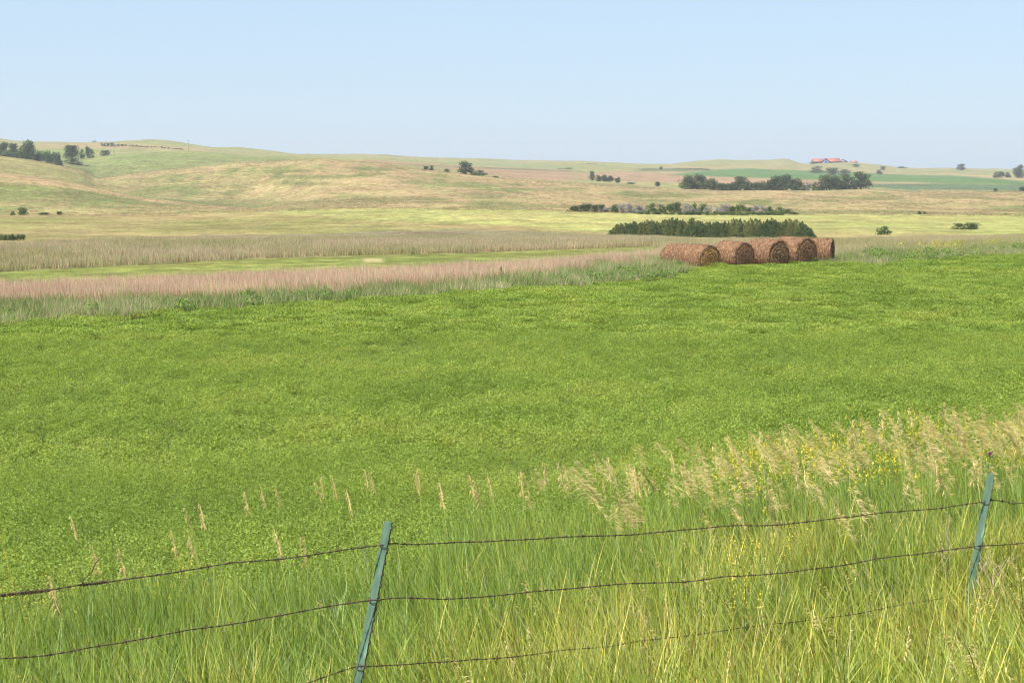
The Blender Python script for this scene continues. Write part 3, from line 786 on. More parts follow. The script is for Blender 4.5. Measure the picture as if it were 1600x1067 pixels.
def cedar_mesh(k):
    rg = np.random.default_rng(2800 + k); n = 4200
    tops = [(0, 0, 1.0)] + [(rg.uniform(-.25, .25), rg.uniform(-.25, .25), rg.uniform(.55, .95)) for _ in range(5)]
    tt = np.array(tops); i = rg.integers(0, len(tt), n)
    z = rg.uniform(0, 1, n) ** 1.25
    wid = (.37 * (1 - z) ** .76 + .012) * np.where(i == 0, 1.15, .75)
    a = rg.uniform(0, 2 * np.pi, n)
    rad = wid * rg.uniform(.5, 1.15, n)
    c = np.stack([tt[i, 0] + rad * np.cos(a), tt[i, 1] + rad * np.sin(a), z * tt[i, 2] + rg.normal(0, .015, n)], 1); c[:, 2] = np.maximum(c[:, 2], .0)
    nr = np.stack([np.cos(a), np.sin(a), rg.uniform(-.2, .7, n)], 1) + rg.normal(0, .5, (n, 3))
    V, F = leaves(c, nr, rg.uniform(.5, 1.4, n) * .062, .5, rg)
    return mesh_np("crown", V, F, np.ones((n, 3)) * rg.uniform(.65, 1.35, (n, 1)), False, [M_CEDAR])
cedars = [cedar_mesh(k) for k in range(6)]
def base_z(x, y): return float(H(x, y))
def tree(px, top, wpx, d, label, group=None, name="broadleaf_tree", crown=None, cat="tree", lift=.02, k=None):
    k = random.randrange(1000) if k is None else k
    u = float(side(px, top)); x, y = u * d, d
    zt = EYE - float(fall(top)) * d; zb = base_z(x, y) - .1
    h = max(zt - zb, 1.0); w = wpx / FPX * d * (1.22 if name == "cottonwood_tree" else 1.05)
    e = link(name, None, None, (x, y, zb), (0, 0, k * .77), label=label, category=cat)
    if group: e["group"] = group
    link("trunk", trunks[k % 3], e, scale=(w * .8, w * .8, h))
    link("crown", crown or crowns[k % 5], e, (0, 0, h * lift), scale=(w * 1.12, w * 1.12, h * (1 - lift) * .99))
    return e
def bush(px, top, wpx, d, label, group=None, meshes=None, name="bush", cat="bush", k=None, squash=1.0):
    k = random.randrange(1000) if k is None else k
    u = float(side(px, top)); x, y = u * d, d
    zt = EYE - float(fall(top)) * d; zb = base_z(x, y)
    h = max(zt - zb, .4); w = wpx / FPX * d
    ms = meshes or bushes
    o = link(name, ms[k % len(ms)], None, (x, y, zb - .12 * h), (0, 0, k * 1.3), (w * 1.15, w * 1.15 * squash, h * 1.18), label=label, category=cat)
    if group: o["group"] = group
    return o
fd = find_d
# left hill trees
tree(43, 216.5, 34, 945, "tall full broadleaf tree, biggest of the cluster at the left edge of the hills", lift=.02, k=4)
tree(5, 222, 24, 960, "dark tree cut by the left edge of the photo, on the far left hill", k=2)
tree(21, 223, 18, 975, "smaller dark round tree left of the biggest tree on the left hill", k=3)
tree(112, 226, 30, fd(112, 256, 840, 1250), "lone round topped tree in the green hollow of the left hills", lift=.25, k=3)
bush(113, 247, 26, fd(112, 257, 840, 1250) + 3, "dark low leaf clump standing in for shade under the lone round tree", meshes=dbushes, k=3)  # dark leaves stand in for the shadow at the tree's foot
tree(137, 227, 9, 1120, "small upright dark tree right of the lone round topped tree", k=6)
bush(143, 233, 8, 1125, "little dark bush touching the small upright tree on the left hills", meshes=dbushes)
bush(165, 235, 18, 1135, "low wide dark bush on the crest right of the small upright tree", meshes=dbushes)
bush(128, 233, 9, 1120, "pale green bush left of the small upright tree", meshes=bushes)
bush(147, 219.5, 8, 1950, "pale rounded bush on the skyline of the left hills", meshes=olives)
for i, (px, top, w, d, ol) in enumerate(((10, 235, 22, 955, 0), (30, 238, 20, 960, 0), (62, 237, 16, 965, 0), (72, 236, 16, 975, 0), (84, 239, 14, 975, 0), (92, 240, 14, 985, 0), (58, 240, 14, 950, 0), (78, 241, 15, 955, 0), (90, 243, 12, 970, 0))):
    bush(px, top, w, d, "low green bush in the thicket below the trees on the left hill", "thicket bushes between the big tree and the lone tree", meshes=dbushes if i % 3 else bushes)
for i in range(24):
    t = i / 23; px = 158 + t * 128 + random.uniform(-1, 1); top = 223.2 + t * 10 + random.uniform(-.6, .4) - (1.2 if i % 7 == 3 else 0)
    bush(px, top, random.uniform(3.5, 8), 1600 - t * 120, "small dark bush in the thin row running down the far left crest", "row of small bushes along the far left crest", meshes=dbushes if i % 4 else olives)
bush(34, 323, 19, fd(34, 336, 400, 520), "dark green round bush at the foot of the left hill", k=2)
bush(20, 330, 9, fd(20, 336.5, 400, 520), "tiny bush left of the round bush at the left hill foot")
bush(93, 330.5, 12, fd(93, 336, 400, 520), "small dark bush right of the round bush at the hill foot", meshes=dbushes)
bush(68, 332, 22, fd(70, 336, 400, 520), "thin low bush between two darker bushes at the left hill foot")
# middle distance
tree(727, 252, 27, fd(727, 273, 840, 1300) if False else 850, "dense dark tree standing alone on the middle ridge", k=7)
bush(748, 266, 28, 852, "low spreading bush right of the lone ridge tree", meshes=bushes)
bush(665, 259.5, 12, 850, "small dark bush on the middle ridge, left bush of a pair", meshes=dbushes)
bush(674, 259, 10, 852, "small dark bush on the middle ridge, right bush of a pair", meshes=dbushes)
bush(699, 264, 12, 850, "tiny low bush between the ridge pair and the lone ridge tree", meshes=dbushes)
bush(775, 275, 14, 845, "flat small bush right of the lone ridge tree, lower on the ridge")
bush(612, 248.5, 16, 2000, "faint dark bush far away under the middle skyline", meshes=dbushes)
bush(633, 251.5, 14, 1900, "second faint bush below the middle skyline, right of the first", meshes=dbushes)
bush(887, 262.5, 17, 1650, "rounded dark bush by the pale distant fields above the middle ridge", meshes=dbushes, k=1)
bush(876, 265, 10, 1640, "tiny bush left of the rounded dark bush in the distant fields", meshes=dbushes)
for px, w in ((917, 8), (923, 9), (931, 9)):
    bush(px, 258, w, 2200, "far dark bush in the short row below the skyline", "short row of far bushes below the skyline", meshes=dbushes)
tree(925, 267, 11, 1150, "small upright tree at the left end of the grove by the pink field", k=8)
for i, (px, top, w) in enumerate(((936, 273, 13), (945, 273, 15), (953, 274, 14))):
    tree(px, top, w, 1130, "low rounded tree in the middle of the grove by the pink field", "middle trees of the grove by the pink field", k=9 + i)
tree(965, 276.5, 11, 1120, "small round tree at the right end of the grove by the pink field", k=14)
bush(985, 285, 18, 1110, "low flat bush trailing right of the grove by the pink field")
tree(1033, 260.5, 7, 1800, "tiny solitary dark tree on the far slope above the pink field", k=3)
tree(1027, 283.5, 11, 1050, "small round tree left of the large cottonwood grove", k=5)
for i in range(7):
    bush(1055 + i * 8, 263.2 + abs(i - 3) * .25, 12, 1900, "dark low scrub in the far row left of the green crop", "far scrub row above the pink field", meshes=dbushes)
# cottonwood grove
gd = 858
for px, top, w, dd, lab, lf in (
    (1074, 273, 26, 0, "tall cottonwood at the left end of the large grove", .03),
    (1093, 272, 24, 6, "tall cottonwood, second from the left end of the grove", .03),
    (1109, 277, 18, 2, "shorter leaning cottonwood beside the two left tall ones", .03),
    (1157, 275, 26, 0, "single domed cottonwood standing between low growth in the grove", .06),
    (1212, 273, 26, 4, "left half of the broad central cottonwood pair in the grove", .03),
    (1228, 272, 26, 0, "highest of the broad central cottonwoods in the grove", .03),
    (1243, 278, 22, 3, "lower cottonwood on the right of the central pair", .03),
    (1292, 273, 26, 0, "tall cottonwood right of the grey bare patch in the grove", .03),
    (1308, 274, 24, 5, "cottonwood in the middle of the right grove cluster", .03),
    (1324, 273, 24, 2, "cottonwood left of the tallest right hand one", .03),
    (1346, 268, 30, 0, "tallest cottonwood at the right end of the large grove", .04)):
    tree(px, top, w, gd + dd, lab, "cottonwoods of the large grove", name="cottonwood_tree", lift=lf)
for px, top, w in ((1083, 279, 16), (1101, 281, 16), (1116, 283, 16), (1128, 286, 16), (1139, 287, 14), (1151, 284, 14), (1168, 283, 14), (1182, 285, 14), (1192, 284, 14), (1204, 282, 16), (1250, 284, 16), (1284, 282, 14), (1300, 284, 16), (1318, 283, 16), (1334, 283, 14), (1123, 287, 16), (1134, 288, 14), (1145, 286, 12), (1176, 286, 14), (1187, 286, 12), (1198, 287, 12), (1258, 290, 14)):
    bush(px, top, w, gd + 4, "low dark growth filling a gap between the grove cottonwoods", "low growth between the cottonwoods", meshes=dbushes)
for px in (1264, 1273):
    bush(px, 285, 13, gd + 2, "greyish thin shrub in the gap of the cottonwood grove", "greyish shrubs in the grove", meshes=olives if px == 1264 else dbushes)
# far right
tree(1502, 256, 16, 2350, "pale rounded tree alone on the right skyline", k=2)
tree(1592, 256, 20, 1700, "big dark tree at the right edge of the photo near the skyline", k=4)
for px, top, w in ((1556, 269, 12), (1565, 268.5, 13), (1575, 269.5, 12)):
    bush(px, top, w, 1720, "low dark bush left of the big tree at the right edge", "low bushes left of the right edge tree", meshes=dbushes)
bush(1555, 294, 8, 900, "tiny dark bush on the blue green field edge at the right", meshes=dbushes)
bush(1598, 292, 12, 900, "dark bush cut by the right edge on the blue green field", meshes=dbushes)
bush(1410, 260.5, 20, 2500, "flat dark scrub on the skyline right of the red roofed ranch", meshes=dbushes)
for px, top, w, d in ((1437, 330, 8, 430), (1445, 331, 8, 432)):
    bush(px, top, w, d, "small dark bush at the foot of the right tan hill", "pair of bushes at the right hill foot", meshes=dbushes)
bush(1571, 334, 5, 428, "tiny dark bush on the right hill foot near the photo edge", meshes=dbushes)
for px, top, w, d, lab in ((1300, 262.5, 26, 1700, "dark hedge like scrub on the slope below the ranch"), (1322, 265, 22, 1690, "dark scrub continuing down the slope right below the ranch"), (1374, 266, 12, 1900, "small dark scrub on the slope right of the ranch"),
                           (1380, 260, 10, 2200, "faint scrub near the skyline right of the ranch"), (1338, 256.5, 14, 2300, "dark scrub just under the small red shed"), (1275, 260, 24, 1900, "green brush patch under the left side of the ranch")):
    bush(px, top, w, d, lab, meshes=dbushes)
# shrub belt on the valley floor: green shrubs and silvery russian olives
belt = [(897, 322, 20, 'g'), (908, 320, 18, 'g'), (918, 318.5, 18, 'g'), (930, 320, 18, 'g'), (940, 320, 16, 'g'), (947, 324, 24, 'o'), (962, 319, 18, 'g'), (972, 318, 20, 'o'), (985, 317.5, 22, 'o'),
        (998, 320, 20, 'o'), (1003, 324, 18, 'o'), (1018, 318, 22, 'g'), (1034, 320, 18, 'g'), (1046, 318.5, 18, 'g'), (1058, 316.5, 22, 'g'), (1072, 319, 18, 'o'), (1084, 318, 16, 'g'), (1090, 324, 20, 'o'),
        (1100, 317, 16, 'g'), (1108, 323, 18, 'o'), (1122, 322, 18, 'o'), (1133, 319, 20, 'o'), (1144, 322, 16, 'g'), (1158, 319, 20, 'g'), (1170, 324, 16, 'g'), (1181, 320, 18, 'o'), (1194, 321, 18, 'o'),
        (1205, 323, 16, 'g'), (1218, 323, 18, 'g'), (1230, 326, 18, 'g'), (1240, 331, 22, 'g')]
for i, (px, top, w, kd) in enumerate(belt):
    d = 424 + (i % 3) * 3
    if kd == 'g':
        bush(px, top, w, d, "green shrub in the shrub belt at the foot of the hills", "green shrubs of the valley shrub belt", meshes=(dbushes if i < 5 or i in (12, 14) else bushes) , name="shrub", cat="shrub")
    else:
        bush(px, top, w, d - 4, "silvery grey russian olive shrub in the shrub belt at the hill foot", "silvery olive shrubs of the valley belt", meshes=olives, name="olive_shrub", cat="shrub")
for i in range(22):
    bush(1000 + i * 10.5 + random.uniform(-3, 3), 330.5, 14, 416, "low green undergrowth bush in front of the shrub belt", "low undergrowth in front of the shrub belt", meshes=bushes)
bush(887, 329, 4, 425, "tiny dark bush left of the start of the shrub belt", meshes=dbushes)
# cedar belt
cd = []
for row in range(3):
    for i in range(27):
        t = (i + row * .33) / 26.6
        if t > 1: continue
        px = 960 + t * 306 + random.uniform(-3, 3)
        top = np.interp(t, (0, .06, .15, .25, .8, .93, 1), (353, 349, 347, 343.5, 344, 346.5, 352)) + random.choice((-3.2, -1.5, 0, 1.5, 3, 4.5)) + random.uniform(-.8, .8) + (1.5 if row == 0 else 0)
        d = 283 - t * 24 - (1 - row) * 3.5
        k = random.randrange(1000)
        u = float(side(px, top)); x, y = u * d, d
        zt = EYE - float(fall(top)) * d; zb = base_z(x, y) - .05
        h = zt - zb; w = random.choice((2.2, 2.8, 3.6, 4.6)) * random.uniform(.9, 1.1)
        e = link("cedar_tree", None, None, (x, y, zb), (0, 0, k * .77), label=(
            "dark green cedar in the dense low cedar row behind the hay bales" if 0 < i < 25 else "outermost cedar at the left end of the low cedar row" if i == 0 else "outermost cedar at the right end of the low cedar row"),
            category="tree", group="cedars in the dense row behind the bales" if 0 < i < 25 else "left end cedars" if i == 0 else "right end cedars")
        link("crown", cedars[k % 6], e, scale=(w, w, h))
        link("trunk", trunks[k % 3], e, scale=(w * .5, w * .5, h * .8))
# right shrubs beyond the weeds
bush(1381, 353.5, 25, fd(1381, 367, 200, 360), "round dark shrub in the pale field right of the bales", name="shrub", cat="shrub", k=1)
bush(1498, 349, 24, fd(1498, 358.5, 200, 400), "left lower half of the flat double shrub at the right", name="shrub", cat="shrub", meshes=dbushes)
bush(1518, 347, 30, fd(1518, 358.5, 200, 400), "right taller half of the flat double shrub at the right", name="shrub", cat="shrub", k=2)
for i in range(6):
    bush(2 + i * 6.5, 366, 11, fd(10, 375.5, 160, 300), "low dark weed clump at the left edge before the grey grass", "dark weeds at the left edge", name="weed_clump", cat="weed")

# tall weeds at the field edge
def tall_weed_mesh(k):
    rg = np.random.default_rng(3300 + k); n = 260
    z = rg.uniform(.05, 1, n); a = rg.uniform(0, 6.28, n); r = (.30 * (1 - z) ** .8 + .03) * rg.uniform(.2, 1, n)
    c = np.stack([r * np.cos(a), r * np.sin(a), z], 1)
    V, F = leaves(c, rg.normal(size=(n, 3)), rg.uniform(.04, .09, n), .45, rg)
    V1, F1, T1 = blades(1, .001, 1, 1, .02, 0, .02, 3, .3, np.array([[.8, .8, .8]]), rg, taper=False)
    return mesh_np("tall_weed", *join([(V, F, np.ones((n, 3)) * rg.uniform(.7, 1.2, (n, 1))), (V1, F1, T1)]), False, [M_SHRUB])
tws = [tall_weed_mesh(k) for k in range(3)]
for i, (px, top, bot, lab) in enumerate(((783, 417, 446, "tall dark single weed spike at the field edge, left of the bales"), (683, 428, 450, "pointed dark weed at the field edge left of the tall spike"),
        (909, 408, 425, "pale green upright weed at the field edge near the bales"), (688, 440, 452, "short weed beside the pointed dark weed"), (512, 455, 470, "low dark weed at the field edge in the middle left"),
        (40, 470, 497, "brownish green bushy weed at the left field edge"), (22, 474, 500, "leafy weed at the far left field edge"), (274, 437, 448, "small weed in the pink grass on the left"), (282, 436, 448, "second small weed in the pink grass on the left"))):
    d = fd(px, bot, 54, 130)
    u = float(side(px, bot)); x = u * d; zb = base_z(x, d); h = (EYE - float(fall(top)) * d) - zb
    link("tall_weed", tws[i % 3], None, (x, d, zb), (0, 0, i), (h * 1.0, h * 1.0, h), label=lab, category="weed")

# ------------------------------------------------------------------ hay bales
def bale_mat(name, c1, c2, c3):
    m, n, l = nt(name)
    out = n.new("ShaderNodeOutputMaterial"); p = n.new("ShaderNodeBsdfPrincipled"); p.inputs["Roughness"].default_value = .95; p.inputs["Specular IOR Level"].default_value = .08
    tc = n.new("ShaderNodeTexCoord"); mp = n.new("ShaderNodeMapping"); mp.inputs["Scale"].default_value = (5, 16, 5)
    l.new(tc.outputs["Object"], mp.inputs[0])
    n1 = n.new("ShaderNodeTexNoise"); n1.inputs["Scale"].default_value = 1.5; n1.inputs["Detail"].default_value = 8; n1.inputs["Roughness"].default_value = .75
    l.new(mp.outputs[0], n1.inputs["Vector"])
    r = n.new("ShaderNodeValToRGB"); r.color_ramp.elements[0].position = .32; r.color_ramp.elements[1].position = .68
    r.color_ramp.elements[0].color = (*c1, 1); r.color_ramp.elements[1].color = (*c3, 1); e = r.color_ramp.elements.new(.5); e.color = (*c2, 1)
    l.new(n1.outputs["Fac"], r.inputs[0])
    at = n.new("ShaderNodeAttribute"); at.attribute_name = "tone"
    mx = n.new("ShaderNodeMix"); mx.data_type = 'RGBA'; mx.blend_type = 'MULTIPLY'; mx.inputs[0].default_value = 1
    l.new(r.outputs[0], mx.inputs[6]); l.new(at.outputs["Color"], mx.inputs[7]); l.new(mx.outputs[2], p.inputs["Base Color"])
    bp = n.new("ShaderNodeBump"); bp.inputs["Strength"].default_value = .9; bp.inputs["Distance"].default_value = .05
    l.new(n1.outputs["Fac"], bp.inputs["Height"]); l.new(bp.outputs[0], p.inputs["Normal"]); l.new(p.outputs[0], out.inputs[0])
    return m
M_BALE = bale_mat("weathered_hay", (.06, .032, .018), (.20, .112, .062), (.40, .255, .15))
M_BALE_G = bale_mat("golden_hay", (.17, .09, .03), (.34, .19, .06), (.46, .29, .11))
M_TWINE = plain_mat("twine", (.36, .25, .17), .8, .1)
def bale(k, Lh=.86, rad=.79, golden=False):
    """axis along local y, resting on z=0; -y end faces the viewer"""
    rg = np.random.default_rng(4000 + k)
    A, B = 56, 22
    V = []; T = []
    th = np.linspace(0, 2 * np.pi, A, endpoint=False)
    for j in range(B):
        f = j / (B - 1); yy = -Lh + 2 * Lh * f
        edge = 1 - .07 * (abs(2 * f - 1) ** 6)
        rr = rad * edge * (1 + .06 * (fbm(np.cos(th) * 3 + k * 9, np.sin(th) * 3 + yy * 3 + 50, 3) - .5) * 2 + .012 * np.sin(yy * 38 + k))
        xx = np.cos(th) * rr * 1.04; zz = np.sin(th) * rr * np.where(np.sin(th) < 0, .90, .985) + rad * .90
        V.append(np.stack([xx, np.full(A, yy) + .02 * rg.normal(size=A), zz], 1)); T.append(np.ones((A, 1)) * rg.uniform(.85, 1.12) * rg.uniform(.85, 1.15, (A, 1)))
    V = np.concatenate(V); T = np.concatenate(T) * np.ones((1, 3))
    F = [[j * A + a, j * A + (a + 1) % A, (j + 1) * A + (a + 1) % A, (j + 1) * A + a] for j in range(B - 1) for a in range(A)]
    body = mesh_np("rolled_body", V, np.array(F), T, True, [M_BALE])
    # wound end faces: spiral ridges
    def end(sgn, mat):
        V = []; T = []; nr = 14
        for j in range(nr + 1):
            f = j / nr; rr = rad * .935 * f
            dy = .05 * math.sin(f * 30) * (1 - .3 * f) + .10 * (f ** 3) * (-1) + .06
            for a in range(A):
                xx = math.cos(th[a]) * rr * 1.04; zz = math.sin(th[a]) * rr * (.90 if math.sin(th[a]) < 0 else .985) + rad * .90
                V.append((xx, sgn * (Lh + dy * .9 - .03 + rg.normal() * .012), zz)); T.append([rg.uniform(.75, 1.7) * (1.1 + .2 * math.sin(f * 24 + a * .11 + 1.3 * math.sin(a * .3)))] * 3)
        F = [[j * A + a, j * A + (a + 1) % A, (j + 1) * A + (a + 1) % A, (j + 1) * A + a] for j in range(nr) for a in range(A)]
        if sgn < 0: F = [q[::-1] for q in F]
        return mesh_np("wound_end", V, np.array(F), T, True, [mat])
    # loose straw over the surface
    n = 5200
    a = rg.uniform(0, 2 * np.pi, n); yy = rg.uniform(-Lh, Lh, n)
    rr = rad * (1 + rg.uniform(-.01, .05, n) + .03 * (rg.random(n) < .1))
    c = np.stack([np.cos(a) * rr * 1.04, yy, np.sin(a) * rr * np.where(np.sin(a) < 0, .90, .985) + rad * .90], 1)
    tg = np.stack([-np.sin(a), rg.normal(0, .35, n), np.cos(a)], 1); nv = np.stack([np.cos(a), rg.normal(0, .5, n), np.sin(a)], 1)
    ax = rg.normal(0, 1, (n, 3)) * .25
    tg = tg + ax; tg /= np.linalg.norm(tg, axis=1, keepdims=True); b = np.cross(nv, tg); b /= np.linalg.norm(b, axis=1, keepdims=True)
    L = rg.uniform(.06, .24, n)[:, None]; w = .008
    V2 = np.stack([c - tg * L * .5, c - b * w, c + tg * L * .5 + nv * .012, c + b * w], 1).reshape(-1, 3)
    # and over the near end
    m = 900
    a = rg.uniform(0, 2 * np.pi, m); rr = rad * .92 * np.sqrt(rg.uniform(0, 1, m))
    c = np.stack([np.cos(a) * rr, -(Lh + rg.uniform(-.0, .07, m)), np.sin(a) * rr * .93 + rad * .90], 1)
    tg = np.stack([-np.sin(a), rg.normal(0, .3, m), np.cos(a)], 1) + rg.normal(0, .4, (m, 3)); tg /= np.linalg.norm(tg, axis=1, keepdims=True)
    b = np.cross(tg, [0, 1, 0]); b /= np.linalg.norm(b, axis=1, keepdims=True); L = rg.uniform(.05, .16, m)[:, None]
    V3 = np.stack([c - tg * L * .5, c - b * .008, c + tg * L * .5, c + b * .008], 1).reshape(-1, 3)
    VV = np.concatenate([V2, V3]); FF = np.arange(len(VV)).reshape(-1, 4)
    st = mesh_np("loose_straw", VV, FF, np.ones((len(FF), 3)) * (.45 + 2.1 * rg.random((len(FF), 1)) ** 1.7), False, [M_BALE])
    # twine windings
    Vt, Ft = [], []
    for q in range(6):
        y0 = -Lh * .85 + q * Lh * 1.7 / 5 + rg.normal(0, .01); k0 = len(Vt); S = 40; sl = rg.normal(0, .03)
        for a in range(S):
            t = 2 * math.pi * a / S
            for (dr, dy) in ((.0, -.005), (.010, 0), (.0, .005)):
                r_ = rad * 1.022 + dr
                Vt.append((math.cos(t) * r_ * 1.04, y0 + dy + sl * math.cos(t), math.sin(t) * r_ * (.90 if math.sin(t) < 0 else .985) + rad * .90))
        for a in range(S):
            for e in range(2):
                i0 = k0 + a * 3 + e; i1 = k0 + ((a + 1) % S) * 3 + e
                Ft.append([i0, i1, i1 + 1, i0 + 1])
    tw = mesh_np("twine", Vt, np.array(Ft), None, True, [M_TWINE])
    return body, end(-1, M_BALE_G if golden else M_BALE), end(1, M_BALE), st, tw
bale_kinds = {False: bale(0), 'b': bale(1), True: bale(2, golden=True)}
BA = R(38)
def put_bale(pxc, top, d, kind, ang, label, scale=1.0):
    x = float(side(pxc, 400)) * d; z0 = base_z(x, d)
    ht = (EYE - float(fall(top)) * d) - z0
    scale = ht / (.79 * 1.885)
    b = bale_kinds[kind]
    e = link("hay_bale", None, None, (x, d, z0 - .03), (0, R(random.uniform(-3, 3)), ang), (scale, scale, scale), label=label, category="hay bale", group="round hay bales at the far field edge")
    link("rolled_body", b[0], e); link("wound_end", b[1], e); link("wound_end", b[2], e)
    s = link("loose_straw", b[3], e, kind="stuff"); link("twine", b[4], e, kind="stuff")
    return e
# centre px, top px, distance
put_bale(1094, 382, 88.4, True, BA, "brown round hay bale with a golden end face, leftmost bale showing its end")
put_bale(1061, 381, 91.2, False, BA, "pale brown round bale at the far left, its end hidden by the golden ended bale")
put_bale(1146, 377.5, 89.4, 'b', BA, "brown round bale with ragged dark end, just right of the golden ended bale")
put_bale(1198, 373.5, 90.6, False, BA, "brown round bale with mottled narrow end, in the middle of the row")
put_bale(1240, 370.5, 92.4, 'b', BA, "tallest looking round bale with a shadowed hollow end, near the right of the row")
put_bale(1277, 372, 94.8, False, R(70), "smooth sided round bale at the right end of the row, seen from its side")

# ------------------------------------------------------------------ ranch on the right skyline
M_ROOF = plain_mat("red_metal_roof", (.36, .11, .065), .5, .3)
M_WALL = plain_mat("brown_timber_wall", (.16, .10, .08), .8, .1)
M_BLUE = plain_mat("blue_grey_wall", (.16, .17, .30), .7, .2)
M_PANE = plain_mat("dark_window", (.04, .05, .07), .15, .5)
def box(x0, x1, y0, y1, z0, z1):
    V = np.array([(x, y, z) for z in (z0, z1) for x, y in ((x0, y0), (x1, y0), (x1, y1), (x0, y1))], float)
    F = np.array([[0, 3, 2, 1], [4, 5, 6, 7], [0, 1, 5, 4], [1, 2, 6, 5], [2, 3, 7, 6], [3, 0, 4, 7]])
    return V, F
def gable(x0, x1, y0, y1, z0, z1, t=.25, axis='x'):
    ym = (y0 + y1) / 2; xm = (x0 + x1) / 2
    if axis == 'x': V = [(x0, y0, z0), (x1, y0, z0), (x1, ym, z1), (x0, ym, z1), (x1, y1, z0), (x0, y1, z0)]
    else: V = [(x0, y0, z0), (x0, y1, z0), (xm, y1, z1), (xm, y0, z1), (x1, y1, z0), (x1, y0, z0)]
    V = V + [(a, b, c - t) for a, b, c in V]
    F = [[0, 1, 2, 3], [3, 2, 4, 5], [6, 9, 8, 7], [9, 11, 10, 8], [0, 6, 7, 1], [5, 4, 10, 11], [0, 3, 9, 6], [3, 5, 11, 9], [1, 7, 8, 2], [2, 8, 10, 4]]
    return np.array(V, float), np.array(F)
def part(name, g, mat, parent): return link(name, mesh_np(name, g[0], g[1], None, False, [mat]), parent)
RD = 2560.0
def rx(px): return float(side(px, 252)) * RD
rz = lambda py: EYE - float(fall(py)) * RD
ox, oz = rx(1300), rz(256.5)
ranch = link("ranch_house", None, None, (ox, RD, oz), label="long low ranch house with bright red roofs on the right skyline", category="house")
gx_ = lambda px: rx(px) - ox; gz_ = lambda py: rz(py) - oz
part("wall", box(gx_(1272), gx_(1287), 0, 12, -2, gz_(252.3)), M_WALL, ranch); part("roof", gable(gx_(1270), gx_(1288), -1.5, 13.5, gz_(252.6), gz_(248.4)), M_ROOF, ranch)
part("wall", box(gx_(1284), gx_(1295), -4, 10, -2, gz_(251)), M_BLUE, ranch); part("roof", gable(gx_(1283), gx_(1296), -5, 11, gz_(252), gz_(247.8), .5, 'y'), plain_mat("dark_gable", (.13, .09, .14), .7), ranch)
part("wall", box(gx_(1293), gx_(1313), 0, 14, -2, gz_(252)), M_WALL, ranch); part("roof", gable(gx_(1291), gx_(1313), -1.5, 15.5, gz_(252.6), gz_(247.4)), M_ROOF, ranch)
part("wall", box(gx_(1312), gx_(1323), -1, 11, -2, gz_(252.3)), M_WALL, ranch); part("roof", gable(gx_(1311), gx_(1325), -2, 12, gz_(253.2), gz_(249.3), .5, 'y'), plain_mat("brown_roof", (.12, .09, .09), .8), ranch)
for px in (1276, 1280, 1298, 1303, 1308):
    part("window", box(gx_(px), gx_(px + 1.6), -.25, 0.0, gz_(255), gz_(253.4)), M_PANE, ranch)
part("window", box(gx_(1288), gx_(1290.5), -4.25, -4.0, gz_(254.5), gz_(250.6)), M_PANE, ranch)
shed = link("shed", None, None, (rx(1334), RD, rz(256)), label="small shed with red roof just right of the ranch house", category="shed")
sx = lambda px: rx(px) - rx(1334)
part("wall", box(sx(1329.5), sx(1339.5), 0, 7, -2, rz(253.6) - rz(256)), M_WALL, shed); part("roof", gable(sx(1329), sx(1340), -1, 8, rz(253.8) - rz(256), rz(251.8) - rz(256)), M_ROOF, shed)
part("door", box(sx(1333), sx(1335.5), -.2, 0, -1, rz(254.4) - rz(256)), plain_mat("shed_door", (.3, .1, .07), .8), shed)
bush(1270, 253, 14, 2540, "dark shrubbery at the left end of the ranch house", meshes=dbushes)

# utility poles
M_POLE = plain_mat("pole_wood", (.2, .17, .15), .9)
def cyl(x0, y0, z0, z1, r, s=7):
    V = [(x0 + r * (1 if z == z0 else .7) * math.cos(2 * math.pi * a / s), y0 + r * (1 if z == z0 else .7) * math.sin(2 * math.pi * a / s), z) for z in (z0, z1) for a in range(s)]
    return np.array(V), np.array([[a, (a + 1) % s, s + (a + 1) % s, s + a] for a in range(s)])
for px, top, d, lab in ((179, 225, 1180, "thin utility pole on the left hill crest, left one"), (295, 219, 1180, "thin utility pole on the left hill crest, right one")):
    x = float(side(px, 240)) * d; zb = base_z(x, d); h = EYE - float(fall(top)) * d - zb
    e = link("utility_pole", None, None, (x, d, zb), label=lab, category="utility pole")
    part("pole", cyl(0, 0, -1, h, .10), M_POLE, e); part("crossarm", box(-1.0, 1.0, -.05, .05, h - .75, h - .62), M_POLE, e)

# ------------------------------------------------------------------ barbed wire fence
def post_mat():
    m, n, l = nt("green_post_paint")
    out = n.new("ShaderNodeOutputMaterial"); p = n.new("ShaderNodeBsdfPrincipled")
    tc = n.new("ShaderNodeTexCoord")
    mp = n.new("ShaderNodeMapping"); mp.inputs["Scale"].default_value = (1, 1, .3); l.new(tc.outputs["Object"], mp.inputs[0])
    n1 = n.new("ShaderNodeTexNoise"); n1.inputs["Scale"].default_value = 28; n1.inputs["Detail"].default_value = 6; l.new(mp.outputs[0], n1.inputs["Vector"])
    r = n.new("ShaderNodeValToRGB"); r.color_ramp.elements[0].position = .3; r.color_ramp.elements[0].color = (.05, .105, .068, 1)
    r.color_ramp.elements[1].position = .62; r.color_ramp.elements[1].color = (.10, .16, .108, 1)
    e = r.color_ramp.elements.new(.74); e.color = (.16, .30, .22, 1); e = r.color_ramp.elements.new(.80); e.color = (.33, .30, .26, 1)
    l.new(n1.outputs["Fac"], r.inputs[0]); l.new(r.outputs[0], p.inputs["Base Color"])
    p.inputs["Roughness"].default_value = .42; p.inputs["Specular IOR Level"].default_value = .5
    bp = n.new("ShaderNodeBump"); bp.inputs["Strength"].default_value = .15; l.new(n1.outputs["Fac"], bp.inputs["Height"]); l.new(bp.outputs[0], p.inputs["Normal"])
    l.new(p.outputs[0], out.inputs[0]); return m
M_POST = post_mat()
